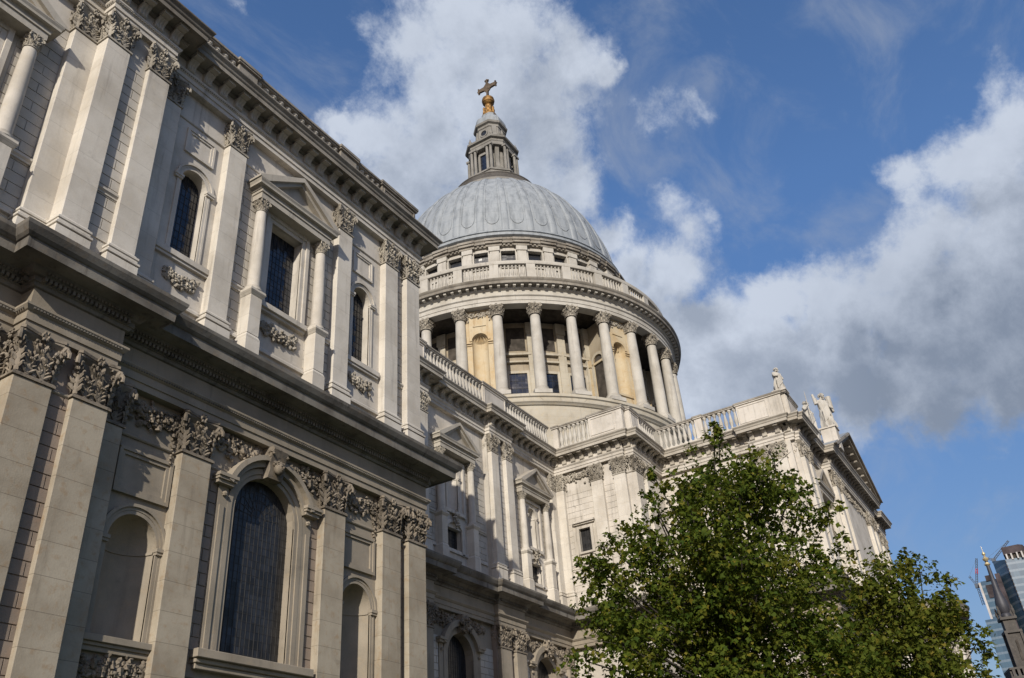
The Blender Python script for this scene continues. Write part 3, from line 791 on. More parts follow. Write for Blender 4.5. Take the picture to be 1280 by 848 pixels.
# upper wall
UOPS = [('arch', W1-.6, W1+.6, 22.25, 25.85), ('arch', W2-.6, W2+.6, 22.25, 25.85), ('rect', CH-.92, CH+.92, 22.3, 26.6), ('rect', AW-.92, AW+.92, 22.3, 26.6)]
mb = MB()
wall_sheet(mb, FU, XW, XE, 18.4, ZT+.02, UOPS, 0.55)
FE = Fr('E', XE)
mb.add([FE.P(-YU*-1, 0, 0), FE.P(-16.0, 0, 0), FE.P(-16.0, 0, ZT+.02), FE.P(YU, 0, ZT+.02)], [(0, 1, 2, 3)])
mb.add([(XW, YU, 0), (XW, -10, 0), (XW, -10, ZT), (XW, YU, ZT)], [(0, 1, 2, 3)])
mb.build('chapel_upper_wall', M['paleplain'], cath)
ex = [(CH-1.5, CH+1.5, 20.3, 28.6), (AW-1.5, AW+1.5, 20.3, 28.6)]
for (a, b) in ((-65.88, -60.0), (-55.47, -54.8), (-75.0, -74.1), (-82, -75.0)): 
    mb = MB(); rustic(mb, FU, a, b, 20.35, 28.7, ex); mb.build('rusticated_wall', M['strip'], cath)
FG = Fr('S', -26.49)                # advanced group of two pilasters
mb = MB(); mb.box(FU, -73.1, -70.5, -.05, .74, 18.4, ZT)
gw = mb.build('advanced_wall', M['strip'], cath)
mb = MB(); rustic(mb, FG, -72.23, -71.40, 20.35, 28.7, [], d=0); mb.build('masonry_courses', M['strip'], gw)
# upper pilasters
for (a, b, db, df) in ((-82.6, -81.6, 0, .36), (-74.09, -73.05, 0, .36), (-73.20, -72.23, .40, .97), (-71.40, -70.45, .40, .97), (-70.42, -69.37, 0, .36), (-66.83, -65.88, 0, .36), (-60.0, -59.04, 0, .36), (-56.5, -55.5, 0, .36), (-54.78, -53.70, 0, .36)):
    pilaster(FU, a, b, db, df, 18.62, 28.72, 30.17, 'pale', 'pale')
for (a, b) in ((YU-.33, YU+.7), (-20.6, -19.6)):
    pilaster(FE, a, b, 0, .34, 18.62, 28.72, 30.165, 'pale', 'pale')
# strings and sills
mb = MB()
sp = [(-.1, 22.16), (.07, 22.18), (.07, 22.25), (.13, 22.32), (.13, 22.40), (-.1, 22.44)]
for (a, b) in ((-75.0, -74.1), (-81.6, -79.3), (-65.88, -65.1), (-60.72, -60.0), (-55.47, -54.8)): strip(M['paleplain'], [(a, YU-.03), (b, YU-.03)], sp, 'string_course')
strip(M['paleplain'], [(-72.23, -26.49), (-71.40, -26.49)], sp, 'string_course')
sp2 = [(-.1, 20.02), (.10, 20.03), (.10, 20.14), (.05, 20.22), (.05, 20.30), (-.1, 20.34)]
for (a, b) in ((-75.0, -74.1), (-69.3, -66.9), (-65.8, -60.1), (-58.95, -56.6), (-55.47, -54.8)): strip(M['paleplain'], [(a, YU-.02), (b, YU-.02)], sp2, 'string_course')

# astragal line under the capitals
mb = MB()
ap = [(-.1, 28.70), (.04, 28.70), (.07, 28.73), (.07, 28.77), (.04, 28.80), (-.1, 28.80)]
for (a, b) in ((-81.6, -74.1), (-69.37, -66.83), (-65.88, -60.0), (-59.04, -56.5), (-55.5, -54.8)): strip(M['paleplain'], [(a, YU), (b, YU)], ap, 'wall_moulding')

for i, (uc) in enumerate((W1, W2)):
    w = glass_window(FU, uc-.62, uc+.62, 22.2, 25.85, -.42, True, 6, 12)
    arch_frame(FU, uc, 25.85, .6, 22.25, .06, 'paleplain', .10, True, .20, w)
    s = MB(); s.box(FU, uc-1.22, uc+1.22, -.05, .12, 21.86, 21.98); s.box(FU, uc-1.28, uc+1.28, -.05, .18, 21.978, 22.24); s.build('sill', M['paleplain'], w, None, .015)
    panel_frame(FU, uc-.72, uc+.72, 27.15, 28.42, 'paleplain')
    festoon(FU, uc-.72, uc+.72, 21.05, .8, .02, 11+i, 'carvedpale', 2.4, .25, None, 'carved_relief')
# aedicules with columns and a pediment
def column_shape(mb, cx, cy, z0, z1, r, n=20, base=True):
    pr = []
    if base: pr += [(r*1.42, z0), (r*1.42, z0+r*.3), (r*1.32, z0+r*.32), (r*1.36, z0+r*.45), (r*1.18, z0+r*.6), (r*1.22, z0+r*.75), (r*1.0, z0+r*.9)]
    H = z1-z0
    for t in (.12, .33, .55, .75, .9, 1.0):
        pr.append((r*(1-.16*max(0, (t-.33)/.67)**1.4), z0+r*.9+(H-r*.9)*t))
    mb.lathe(cx, cy, pr, n)
def merge_mesh(mb, me, mtx):
    o = len(mb.v)
    vs = [tuple(mtx @ v.co) for v in me.vertices]
    mb.add(vs, [tuple(p.vertices) for p in me.polygons])
def aedicule(F, uc, zp, zcol, zcap, zent, zapex, niche=False, sp=1.83, r=.265, dcol=.34):
    """Window surround: pedestals, columns with capitals, entablature and pediment."""
    mb = MB(); hw = sp+.37
    d1 = dcol+r*1.05
    # entablature blocks
    mb.box(F, uc-hw+.08, uc+hw-.08, -.05, d1-.02, zcap+.0, zcap+.30)
    mb.box(F, uc-hw+.04, uc+hw-.04, -.05, d1+.03, zcap+.30, zcap+.42)
    zc = zcap+.44
    ent = [(-.1, zc-.02), (.0, zc), (.05, zc+.10), (.20, zc+.12), (.21, zc+.22), (.26, zc+.32), (.26, zc+.36), (-.1, zc+.40)]
    mb.sweep([F.P(uc-hw, -.04, 0)[:2], F.P(uc-hw, d1-.02, 0)[:2], F.P(uc+hw, d1-.02, 0)[:2], F.P(uc+hw, -.04, 0)[:2]], ent, False)
    zt = zc+.36; e = hw+.32
    slope = (zapex-zt)/e
    mb.prism(F, [(uc-e+.3, zt), (uc+e-.3, zt), (uc, zapex-.16)], -.05, d1-.16)      # tympanum
    th = .26
    for sg in (-1, 1):
        pts = [(uc+sg*e, zt), (uc+sg*e, zt+.10), (uc, zapex+.12), (uc, zapex-th)] if True else []
        pts[3] = (uc, zapex-.12); q = (uc+sg*(e-.45), zt+.0)
        poly = [pts[0], pts[1], pts[2], pts[3], q]
        mb.prism(F, poly if sg > 0 else poly[::-1], -.04, d1+.25)
        poly2 = [(uc+sg*(e-.42), zt+.004), (uc, zapex-.11), (uc, zapex-.28), (uc+sg*(e-.85), zt+.004)]
        mb.prism(F, poly2 if sg > 0 else poly2[::-1], -.04, d1+.10)
    ae = mb.build('window_aedicule', M['cornpale'], cath, None)
    for sg in (-1, 1):
        c = MB(); p = F.P(uc+sg*sp, dcol, 0)
        column_shape(c, p[0], p[1], zcol, zcap-.62, r)
        c.cur = 1
        merge_mesh(c, CAPR, frame_matrix(F, uc+sg*sp, dcol, zcap-.62, r*1.75, r*1.75, .62))
        c.build('column', [M['paleplain'], M['carvedpale']], ae, 40)
        pd = MB()
        pd.box(F, uc+sg*sp-.36, uc+sg*sp+.36, -.05, dcol+.32, 18.5, 20.0)
        pd.taper(F, uc+sg*sp-.36, uc+sg*sp+.36, -.05, dcol+.32, 20.0, 20.16, -.07)
        pd.box(F, uc+sg*sp-.30, uc+sg*sp+.30, -.05, dcol+.27, 20.16, zcol-.30)
        pd.taper(F, uc+sg*sp-.30, uc+sg*sp+.30, -.05, dcol+.27, zcol-.30, zcol-.12, .12)
        pd.box(F, uc+sg*sp-.40, uc+sg*sp+.40, -.05, dcol+.36, zcol-.118, zcol)
        pd.build('pedestal', M['pale'], ae, None, .012)
        # responds on the wall behind the columns
    return ae
for uc in (CH, AW):
    ae = aedicule(FU, uc, 20.0, 22.25, 26.98, 28.2, 29.3)
    w = glass_window(FU, uc-.92, uc+.92, 22.3, 26.6, -.42, False, 9, 14)
    fm = MB()
    for k, (g, dd) in enumerate(((0, .08), (.20, .15))):
        a, b, c = uc-.92-g, uc+.92+g, 26.6+g
        fm.box(FU, a-.198, a, -.05, dd, 22.28, c+.198); fm.box(FU, b, b+.198, -.05, dd, 22.28, c+.198); fm.box(FU, a, b, -.05, dd-.003, c, c+.198)
    fm.build('frame', M['paleplain'], w, None, .012)
    s = MB(); s.box(FU, uc-1.34, uc+1.34, -.05, .18, 21.9, 22.02); s.box(FU, uc-1.34, uc+1.34, -.05, .28, 22.022, 22.28); s.build('sill', M['paleplain'], w, None, .015)
    festoon(FU, uc-1.0, uc+1.0, 21.1, .85, .02, int(-uc), 'carvedpale', 2.2, .25, None, 'carved_relief')
# upper entablature with its ressaut, wrapping the east side
pu = [(XW, YU-.30), (-73.22, YU-.30), (-73.22, YU-.93), (-70.43, YU-.93), (-70.43, YU-.30), (XE+.41, YU-.30), (XE+.41, -16.4)]
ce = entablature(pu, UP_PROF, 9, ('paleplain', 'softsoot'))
modillions(ce, pu[:6])
mb = MB(); dentils(mb, pu, .0, .13, 30.66, 30.73, .055, .10); mb.build('bead_moulding', M['softsoot'], ce)
# parapet over the chapel
segs = [(-78.6, -74.0, 'b'), (-74.0, -69.6, 'd'), (-69.6, -66.9, 'b'), (-66.9, -65.8, 'd'), (-65.8, -60.1, 'b'), (-60.1, -58.9, 'd'), (-58.9, -56.8, 'b'), (-56.8, -53.9, 'd')]
balustrade(Fr('S', YU), -78.6, -53.9, -.12, .22, 32.1, 34.02, segs, matk='softsoot', step=.46)
mb = MB(); F2 = Fr('E', XE); mb.box(F2, YU+.05, -17, -.3, .06, 32.1, 33.9); mb.build('parapet', M['softsoot'], cath)
# lower wall
NR = .87
LOPS = [('arch', W1-.2-NR, W1-.2+NR, 8.2, 11.1), ('arch', W2-NR, W2+NR, 8.2, 11.1), ('arch', CH-1.48, CH+1.48, 8.35, 13.30)]
mb = MB()
wall_sheet(mb, FL, XW, XE+.1, -.4, 15.97, LOPS, 0.42)
mb.add([(XE+.1, YL, -.4), (XE+.1, -16.0, -.4), (XE+.1, -16.0, 17.0), (XE+.1, YL, 17.0)], [(0, 1, 2, 3)])
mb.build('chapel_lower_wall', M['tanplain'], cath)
mb = MB()
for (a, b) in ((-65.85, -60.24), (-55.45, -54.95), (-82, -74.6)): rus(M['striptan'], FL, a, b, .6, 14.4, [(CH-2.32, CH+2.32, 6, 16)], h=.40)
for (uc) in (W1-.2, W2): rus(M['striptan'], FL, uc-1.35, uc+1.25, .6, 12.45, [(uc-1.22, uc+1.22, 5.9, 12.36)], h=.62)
mb = MB(); mb.box(FL, -73.3, -70.5, -.05, .76, -.4, 15.96)
gw = mb.build('advanced_wall', M['striptan'], cath)
mb = MB(); rustic(mb, Fr('S', YL-.76), -72.23, -71.59, .6, 14.4, [], h=.40, d=0); mb.build('masonry_courses', M['striptan'], gw)
for (a, b, db, df) in ((-82.6, -81.4, 0, .38), (-74.6, -73.3, 0, .38), (-73.41, -72.23, .40, .98), (-71.59, -70.40, .40, .98), (-70.5, -69.42, 0, .38), (-67.12, -65.87, 0, .36), (-60.24, -59.0, 0, .36), (-56.69, -55.45, 0, .36), (-54.93, -53.67, 0, .36)):
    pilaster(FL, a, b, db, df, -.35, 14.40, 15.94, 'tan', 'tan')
pilaster(Fr('E', XE+.1), YL-.33, YL+.9, 0, .3, -.35, 14.40, 15.935, 'tan', 'tan')
mb = MB()
ap = [(-.1, 14.38), (.05, 14.38), (.08, 14.42), (.08, 14.47), (.05, 14.50), (-.1, 14.50)]
for (a, b) in ((-69.42, -67.12), (-59.0, -56.69), (-81.4, -74.6)): strip(M['tanplain'], [(a, YL), (b, YL)], ap, 'wall_moulding')
for (a, b) in ((-65.85, CH-2.3), (CH+2.3, -60.24), (-55.45, -54.95)): strip(M['tanplain'], [(a, YL), (b, YL)], ap, 'wall_moulding')
strip(M['tanplain'], [(-72.23, YL-.76), (-71.59, YL-.76)], ap, 'wall_moulding')

def niche(F, uc, r, z0, zs, matk='tan'):
    mb = MB(); n = 14
    prof = [(r, z0), (r, zs-.16), (r-.04, zs-.16), (r-.04, zs-.08), (r, zs-.08)]
    rows = []
    for (rr, z) in prof:
        rows.append([F.P(uc+rr*math.cos(PI*i/n), -.05-rr*math.sin(PI*i/n)*.85, z) for i in range(n+1)])
    for k in range(0, 9):
        a = PI/2*k/8
        rows.append([F.P(uc+r*math.cos(a)*math.cos(PI*i/n), -.05-r*math.cos(a)*math.sin(PI*i/n)*.85, zs+r*math.sin(a)) for i in range(n+1)])
    vs = [p for rw in rows for p in rw]; fs = []
    for j in range(len(rows)-1):
        for i in range(n): fs.append((j*(n+1)+i, j*(n+1)+i+1, (j+1)*(n+1)+i+1, (j+1)*(n+1)+i))
    mb.add(vs, fs)
    mb.add([F.P(uc+r*math.cos(PI*i/n), -.05-r*math.sin(PI*i/n)*.85, z0+.004) for i in range(n+1)], [tuple(range(n+1))])
    mb.add([F.P(uc-r, .0, z0+.004), F.P(uc+r, .0, z0+.004), F.P(uc+r, -.05, z0+.004), F.P(uc-r, -.05, z0+.004)], [(0, 1, 2, 3)])
    return mb.build('niche', M[matk], cath, 40)
for i, uc in enumerate((W1-.2, W2)):
    nn = niche(FL, uc, NR, 8.2, 11.1, 'tanplain')
    arch_frame(FL, uc, 11.1, NR, 8.22, .07, 'tanplain', .10, True, .22, nn)
    s = MB(); s.box(FL, uc-1.3, uc+1.25, -.05, .14, 7.78, 7.92); s.box(FL, uc-1.3, uc+1.25, -.05, .20, 7.922, 8.02); s.box(FL, uc-1.34, uc+1.29, -.05, .28, 8.022, 8.21); s.build('sill', M['tanplain'], nn, None, .012)
    panel_frame(FL, uc-1.02, uc+1.02, 12.5, 14.02, 'tanplain', .12, .12)
    festoon(FL, uc-.95, uc+1.0, 7.1, 1.1, .02, 31+i, 'carved', 2.2, .1, None, 'carved_relief')
# big arched window
w = glass_window(FL, CH-1.5, CH+1.5, 8.3, 13.30, -.34, True, 15, 24, 'barspale', 'glassdull')
mb = MB()
mb.arch_band(FL, CH, 13.30, 1.48, 1.64, -.05, .05, 8.33); mb.arch_band(FL, CH, 13.30, 1.642, 1.84, -.05, .10, 8.33)
mb.box(FL, CH-2.28, CH-1.842, -.05, .09, 8.33, 13.9); mb.box(FL, CH+1.842, CH+2.28, -.05, .09, 8.33, 13.9)
mb.box(FL, CH-2.20, CH-2.0, -.05, .14, 8.33, 13.2); mb.box(FL, CH+2.0, CH+2.20, -.05, .14, 8.33, 13.2)
mb.arch_band(FL, CH, 13.34, 1.842, 2.05, -.05, .22, None, 20, .30, PI-.30)
mb.arch_band(FL, CH, 13.34, 2.052, 2.24, -.05, .42, None, 20, .33, PI-.33)
for sg in (-1, 1):
    a, b = sorted((CH+sg*1.78, CH+sg*2.5))
    mb.box(FL, a, b, -.05, .30, 13.9, 14.02); mb.box(FL, a-.04, b+.04, -.05, .38, 14.022, 14.12); mb.box(FL, a-.07, b+.07, -.05, .44, 14.122, 14.24)
    mb.blob(FL.P(CH+sg*2.05, .16, 13.62), .10, .1)
mb.build('frame', M['tanplain'], w, None)
s = MB(); s.box(FL, CH-2.5, CH+2.4, -.05, .22, 7.75, 7.92); s.box(FL, CH-2.55, CH+2.45, -.05, .30, 7.922, 8.06); s.box(FL, CH-2.62, CH+2.52, -.05, .42, 8.062, 8.33); s.build('sill', M['tanplain'], w, None, .02)
fb = MB()
for k in range(11):
    a = PI*(k+.5)/11; fb.tube([FL.P(CH+.35*math.cos(a), -.33, 13.35+.35*math.sin(a)), FL.P(CH+1.05*math.cos(a), -.33, 13.35+1.05*math.sin(a))], [.009, .009], 4)
for r in (.35, .72, 1.05): fb.arch_band(FL, CH, 13.35, r-.010, r+.010, -.345, -.322, None, 16)
fb.build('fan_bars', M['barspale'], w)
kb = MB(); rng = random.Random(3)
kb.uprism(FL, [(-.05, 15.93), (.55, 15.93), (.62, 15.80), (.52, 15.55), (.42, 15.3), (.46, 15.05), (.36, 14.72), (-.05, 14.72)], CH-.36, CH+.36)
for sg in (-1, 1):
    for k in range(11): kb.blob(FL.P(CH+sg*.36, .42+.16*math.cos(k*.6)*(1-k*.06), 15.62+.16*math.sin(k*.6)*(1-k*.06)), .055, .15, rng)
kb.blob(FL.P(CH, .56, 15.10), (.21, .21, .26), .05, rng, 10, 7)                       # winged cherub head
for k in range(26):
    a = rng.uniform(0, 2*PI); kb.blob(FL.P(CH+.20*math.cos(a), .54+.12*math.sin(a), 15.26+rng.uniform(-.06, .1)), rng.uniform(.05, .08), .25, rng)
for sg in (-1, 1): kb.blob(FL.P(CH+sg*.075, .755, 15.14), .025, .1, rng)
kb.blob(FL.P(CH, .77, 15.08), (.03, .05, .05), .05, rng); kb.blob(FL.P(CH, .75, 14.99), (.06, .03, .02), .05, rng)
kb.build('keystone', M['carved'], w, 45)
festoon(FL, CH-2.85, CH-.42, 15.2, 1.2, .03, 41, 'carved', 1.7, .1, None, 'carved_relief')
festoon(FL, CH+.42, CH+2.75, 15.2, 1.2, .03, 42, 'carved', 1.7, .1, None, 'carved_relief')
for k, (a, b) in enumerate(((-69.4, -67.2), (-58.9, -56.8), (-55.4, -55.0), (-81.3, -74.7))):
    festoon(FL, a, b, 15.2, 1.15, .03, 50+k, 'carved', 1.9 if b-a < 3 else 1.2, .18)
pl_ = [(XW, YL-.33), (-74.62, YL-.33), (-74.62, YL-.36), (-73.43, YL-.36), (-73.43, YL-.94), (-70.38, YL-.94), (-70.38, YL-.33), (XE+.43, YL-.33), (XE+.43, -16.0)]
pl_ = [(XW, YL-.33), (-73.43, YL-.33), (-73.43, YL-.94), (-70.38, YL-.94), (-70.38, YL-.33), (XE+.43, YL-.33), (XE+.43, -16.0)]
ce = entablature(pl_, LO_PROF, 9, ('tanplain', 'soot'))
mb = MB(); dentils(mb, pl_, .18, .34, 17.44, 17.565, .085, .15); mb.build('dentil_band', M['soot'], ce)
mb = MB(); dentils(mb, pl_, .30, .42, 17.63, 17.71, .07, .12); mb.build('egg_moulding', M['soot'], ce)
mb = MB(); dentils(mb, pl_, .02, .17, 16.52, 16.595, .05, .10); mb.build('bead_moulding', M['soot'], ce)
mb = MB(); mb.sweep([(XW, YL-.05), (-53.9, YL-.05), (-53.9, -16)], [(-.1, -.4), (.8, -.4), (.8, .9), (.7, 1.0), (-.1, 1.1)]); mb.build('plinth', M['tanplain'], cath)
mb = MB(); mb.add([(XW, YU-.3, 32.1), (XE+.3, YU-.3, 32.1), (XE+.3, -10, 32.1), (XW, -10, 32.1)], [(0, 1, 2, 3)]); mb.build('roof', M['roof'], cath)

# ================================================================= NAVE WALL
YN = -16.92
FN = Fr('S', YN)
NX0, NX1 = -54.0, -22.8
BAYS = [-48.8, -37.93, -27.17]
NOPS = []
for c in BAYS: NOPS += [('arch', c-.62, c+.62, 23.0, 25.6), ('rect', c-.85, c+.85, 20.1, 21.75)]
mb = MB(); wall_sheet(mb, FN, NX0, NX1, 18.4, ZT+.02, NOPS, .5); mb.build('nave_upper_wall', M['paleplain'], cath)
mb = MB()
ex = [(c-1.4, c+1.4, 19.5, 28.5) for c in BAYS]
for (a, b) in ((-53.9, -45.0), (-41.3, -34.0), (-30.4, -23.9)): rus(M['strip'], FN, a, b, 20.35, 28.7, ex)
for pc in (-43.1, -32.25):
    mb = MB(); mb.box(FN, pc-1.55, pc+1.52, -.05, .38, 18.4, ZT); g = mb.build('advanced_wall', M['strip'], cath)
    mb = MB(); rustic(mb, Fr('S', YN-.38), pc-.47, pc+.55, 20.35, 28.7, [], d=-.005); mb.build('masonry_courses', M['strip'], g)
    pilaster(FN, pc-1.45, pc-.5, .36, .72, 18.62, 28.72, 30.17, 'pale', 'pale')
    pilaster(FN, pc+.56, pc+1.51, .36, .72, 18.62, 28.72, 30.17, 'pale', 'pale')
for (a, b) in ((-41.55, -41.0), (-34.6, -34.05), (-30.4, -29.9), (-24.0, -23.25)):
    if a in (-24.0,): pilaster(FN, a, b, 0, .34, 18.62, 28.72, 30.165, 'pale', 'pale')
for c in BAYS:
    aedicule(FN, c, 20.0, 22.3, 26.95, 28.0, 29.3, True)
    w = glass_window(FN, c-.85, c+.85, 20.1, 21.75, -.35, False, 6, 7, 'bars', 'glassdull')
    fm = MB()
    fm.box(FN, c-1.1, c-.85, -.05, .12, 20.0, 21.95); fm.box(FN, c+.85, c+1.1, -.05, .12, 20.0, 21.95)
    seg = 10
    fm.arch_band(FN, c, 21.0, 1.13, 1.36, -.05, .13, None, 10, .72, PI-.72)
    fm.build('frame', M['paleplain'], w)
    kb = MB(); rng = random.Random(int(-c))
    for k in range(50): kb.blob(FN.P(c+rng.gauss(0, .17), .14+rng.uniform(0, .22), 22.4+rng.gauss(0, .28)), rng.uniform(.06, .12), .3, rng, 5, 3)
    kb.build('carved_keystone', M['carvedpale'], w, 50)
    nn = niche(FN, c, .62, 23.0, 25.6, 'paleplain')
    arch_frame(FN, c, 25.6, .62, 23.05, .08, 'paleplain', None, True, .2, nn)
    fm = MB()
    a, b = c-1.15, c+1.15
    fm.box(FN, a-.2, a, -.05, .14, 22.7, 26.75); fm.box(FN, b, b+.2, -.05, .14, 22.7, 26.75); fm.box(FN, a, b, -.05, .137, 26.55, 26.75); fm.box(FN, a, b, -.05, .2, 22.72, 22.95)
    fm.build('surround', M['paleplain'], nn)
mb = MB()
for (a, b) in ((-41.3, -40.1), (-35.7, -34.0), (-30.5, -29.4), (-24.9, -23.9)): strip(M['paleplain'], [(a, YN-.03), (b, YN-.03)], sp, 'string_course')
for (a, b) in ((-41.3, -34.0), (-30.5, -23.9)): strip(M['paleplain'], [(a, YN-.02), (b, YN-.02)], sp2, 'string_course')

pn = [(NX0+.2, YN-.30)]
for pc in (-43.1, -32.25): pn += [(pc-1.55, YN-.30), (pc-1.55, YN-.70), (pc+1.55, YN-.70), (pc+1.55, YN-.30)]
# bastion and transept outline continue the same mouldings
XB, YB = -22.85, -24.15            # bastion west face and south face (wall planes)
XT, YT = -16.55, -35.75            # transept west wall and south wall
pb = [(XB-.32, YN-.30), (XB-.32, -23.72), (XB+.0, -23.72), (XB+.0, YB-.36), (-19.4, YB-.36), (-19.4, YB-.30), (XT-.30, YB-.30)]
pt = [(XT-.30, -32.9), (XT-.62, -32.9), (XT-.62, -34.6), (XT-.95, -34.6), (XT-.95, YT-.36), (XT-.30, YT-.36), (XT-.30, YT-.72)]
pt = [(XT-.30, -32.6), (XT-.66, -32.6), (XT-.66, -35.35), (XT-.30, -35.35), (XT-.30, YT-.36), (XT-.0, YT-.36), (XT-.0, YT-.70), (-13.4, YT-.70), (-13.4, YT-.30), (-8.2, YT-.30), (-8.2, YT-1.1), (9.2, YT-1.1), (9.2, YT-.30), (13.4, YT-.30), (13.4, YT-.70), (16.9, YT-.70), (16.9, YT-.30), (16.95, YT-.30), (16.95, -20)]
pt = pt[:15]+[(16.9, YT-.70), (16.9, -20)]
path_all = pn+pb+pt
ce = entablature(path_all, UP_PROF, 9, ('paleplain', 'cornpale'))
modillions(ce, pn[1:]+pb[:1], .3)
modillions(ce, pb, .3)
modillions(ce, [pb[-1], pt[0]], .3)
modillions(ce, pt[:6], .3)
mm = MB()
def stuffmods(path):
    for i in range(len(path)-1):
        (x0, y0), (x1, y1) = path[i], path[i+1]; L = math.hypot(x1-x0, y1-y0)
        if L < .7: continue
        F = Fr.__new__(Fr); F.u = ((x1-x0)/L, (y1-y0)/L); F.n = (F.u[1], -F.u[0]); F.o = (x0, y0)
        n = max(1, round((L-.5)/.86))
        for k in range(n+1): merge_mesh(mm, CONS, frame_matrix(F, .25+(L-.5)*k/n, 0, 30.82))
stuffmods(pt[6:])
o = mm.build('modillion', M['softsoot'], ce); o['kind'] = 'stuff'
# nave balustrade
segs = [(-54, -44.9, 'b'), (-44.9, -41.4, 'd'), (-41.4, -38.7, 'b'), (-38.7, -37.4, 'd'), (-37.4, -33.9, 'b'), (-33.9, -30.6, 'd'), (-30.6, -28.1, 'b'), (-28.1, -27.0, 'd'), (-27.0, -23.6, 'b')]
segs = [(-54, -44.9, 'd'), (-44.9, -41.4, 'd'), (-41.4, -38.6, 'b'), (-38.6, -37.4, 'b'), (-37.4, -33.9, 'b'), (-33.9, -30.6, 'd'), (-30.6, -28.1, 'b'), (-28.1, -23.55, 'b')]
balustrade(FN, NX0, -23.55, -.02, .32, 32.14, 34.62, segs)
# nave lower storey
FNL = Fr('S', -17.05)
LB = [c for c in BAYS[1:]]
NL = [('arch', c-1.4, c+1.4, 8.3, 13.4) for c in LB]
mb = MB(); wall_sheet(mb, FNL, NX0, NX1, -.4, 15.97, NL, .6); mb.build('nave_lower_wall', M['tanplain'], cath)
mb = MB()
for (a, b) in ((-53.9, -44.9), (-41.2, -33.9), (-30.8, -23.9)): rus(M['strip'], FNL, a, b, 4, 14.4, [(c-2.3, c+2.3, 3, 16) for c in LB], h=.42)
for pc in (-43.1, -32.4):
    mb = MB(); mb.box(FNL, pc-1.72, pc+1.66, -.05, .36, -.4, 15.96); mb.build('advanced_wall', M['striptan'], cath)
    pilaster(FNL, pc-1.6, pc-.35, .34, .68, -.35, 14.45, 15.94, 'tan', 'tanplain')
    pilaster(FNL, pc+.30, pc+1.6, .34, .68, -.35, 14.45, 15.94, 'tan', 'tanplain')
pilaster(FNL, -24.1, -23.25, 0, .34, -.35, 14.45, 15.935, 'tan', 'tanplain')
pilaster(FNL, -42.0, -41.0, 0, .30, -.35, 14.45, 15.935, 'tan', 'tanplain')
for k, c in enumerate(LB):
    w = glass_window(FNL, c-1.42, c+1.42, 8.3, 13.4, -.5, True, 12, 20, 'bars', 'glassdull')
    mb = MB()
    mb.arch_band(FNL, c, 13.4, 1.4, 1.82, -.05, .12, 8.3); mb.box(FNL, c-2.25, c-1.822, -.05, .08, 8.3, 13.95); mb.box(FNL, c+1.822, c+2.25, -.05, .08, 8.3, 13.95)
    mb.arch_band(FNL, c, 13.4, 1.822, 2.2, -.05, .36, None, 20, .30, PI-.30)
    for sg in (-1, 1):
        a, b = sorted((c+sg*1.78, c+sg*2.45)); mb.box(FNL, a, b, -.05, .3, 13.95, 14.1); mb.box(FNL, a-.05, b+.05, -.05, .40, 14.102, 14.26)
        mb.blob(FNL.P(c+sg*2.03, .14, 13.6), .11, .1)
    mb.build('frame', M['tanplain'], w)
    kb = MB(); rng = random.Random(k)
    kb.uprism(FNL, [(-.05, 15.9), (.55, 15.9), (.6, 15.7), (.4, 15.3), (.4, 14.8), (-.05, 14.8)], c-.34, c+.34)
    for q in range(60): kb.blob(FNL.P(c+rng.gauss(0, .25), .42+rng.uniform(0, .25), 15.3+rng.gauss(0, .28)), rng.uniform(.07, .13), .3, rng, 5, 3)
    kb.build('keystone', M['carved'], w, 50)
    festoon(FNL, c-2.9, c-.4, 15.2, 1.25, .03, 70+k, 'carved', 1.5, .1, None, 'carved_relief')
    festoon(FNL, c+.4, c+2.9 if k == 0 else c+3.0, 15.2, 1.25, .03, 80+k, 'carved', 1.5, .1, None, 'carved_relief')
pnl = [(NX0+.2, -17.37)]
for pc in (-43.1, -32.4): pnl += [(pc-1.72, -17.37), (pc-1.72, -17.72), (pc+1.68, -17.72), (pc+1.68, -17.37)]
pnl += [(XB-.40, -17.37), (XB-.40, -23.78), (XB-.06, -23.78), (XB-.06, YB-.42), (XT-.40, YB-.42), (XT-.40, YT-.45), (-7.2, YT-.45), (-7.2, YT-.9), (8.2, YT-.9), (8.2, YT-.45), (16.9, YT-.45), (16.9, -20)]
ce = entablature(pnl, LO_PROF, 9, ('tanplain', 'soot'))
mb = MB(); dentils(mb, pnl[:12], .18, .34, 17.44, 17.565, .09, .16); mb.build('dentil_band', M['soot'], ce)

# ================================================================= BASTION between nave and transept
FB = Fr('W', XB); FBS = Fr('S', YB)
BW = (18.87+.45, 19.89+.45)
BW = (18.87, 19.89)
mb = MB(); wall_sheet(mb, FB, -YN-.5, 24.15, -.4, ZT+.02, [('rect', BW[0], BW[1], 23.25, 25.15), ('rect', 19.1, 19.8, 18.9, 19.5)], .45)
mb.add([(XB, YB, -.4), (XT+.2, YB, -.4), (XT+.2, YB, ZT), (XB, YB, ZT)], [(0, 1, 2, 3)])
mb.build('bastion_wall', M['paleplain'], cath)
mb = MB()
rus(M['paleplain'], FB, 17.97, 20.55, 18.7, 28.7, [(18.3, 20.4, 23.0, 25.9), (19.0, 19.9, 18.8, 19.6)], h=.50, w=1.25, t=.025, gap=.028)
rus(M['paleplain'], FB, 21.58, 22.6, 18.7, 28.7, [], h=.50, w=1.25, t=.025, gap=.028)
rus(M['paleplain'], FBS, -19.3, XT, 18.7, 28.7, [], h=.50, w=1.25, t=.025, gap=.028)
w = glass_window(FB, BW[0], BW[1], 23.25, 25.15, -.22, False, 5, 8, 'barspale', 'glassdull')
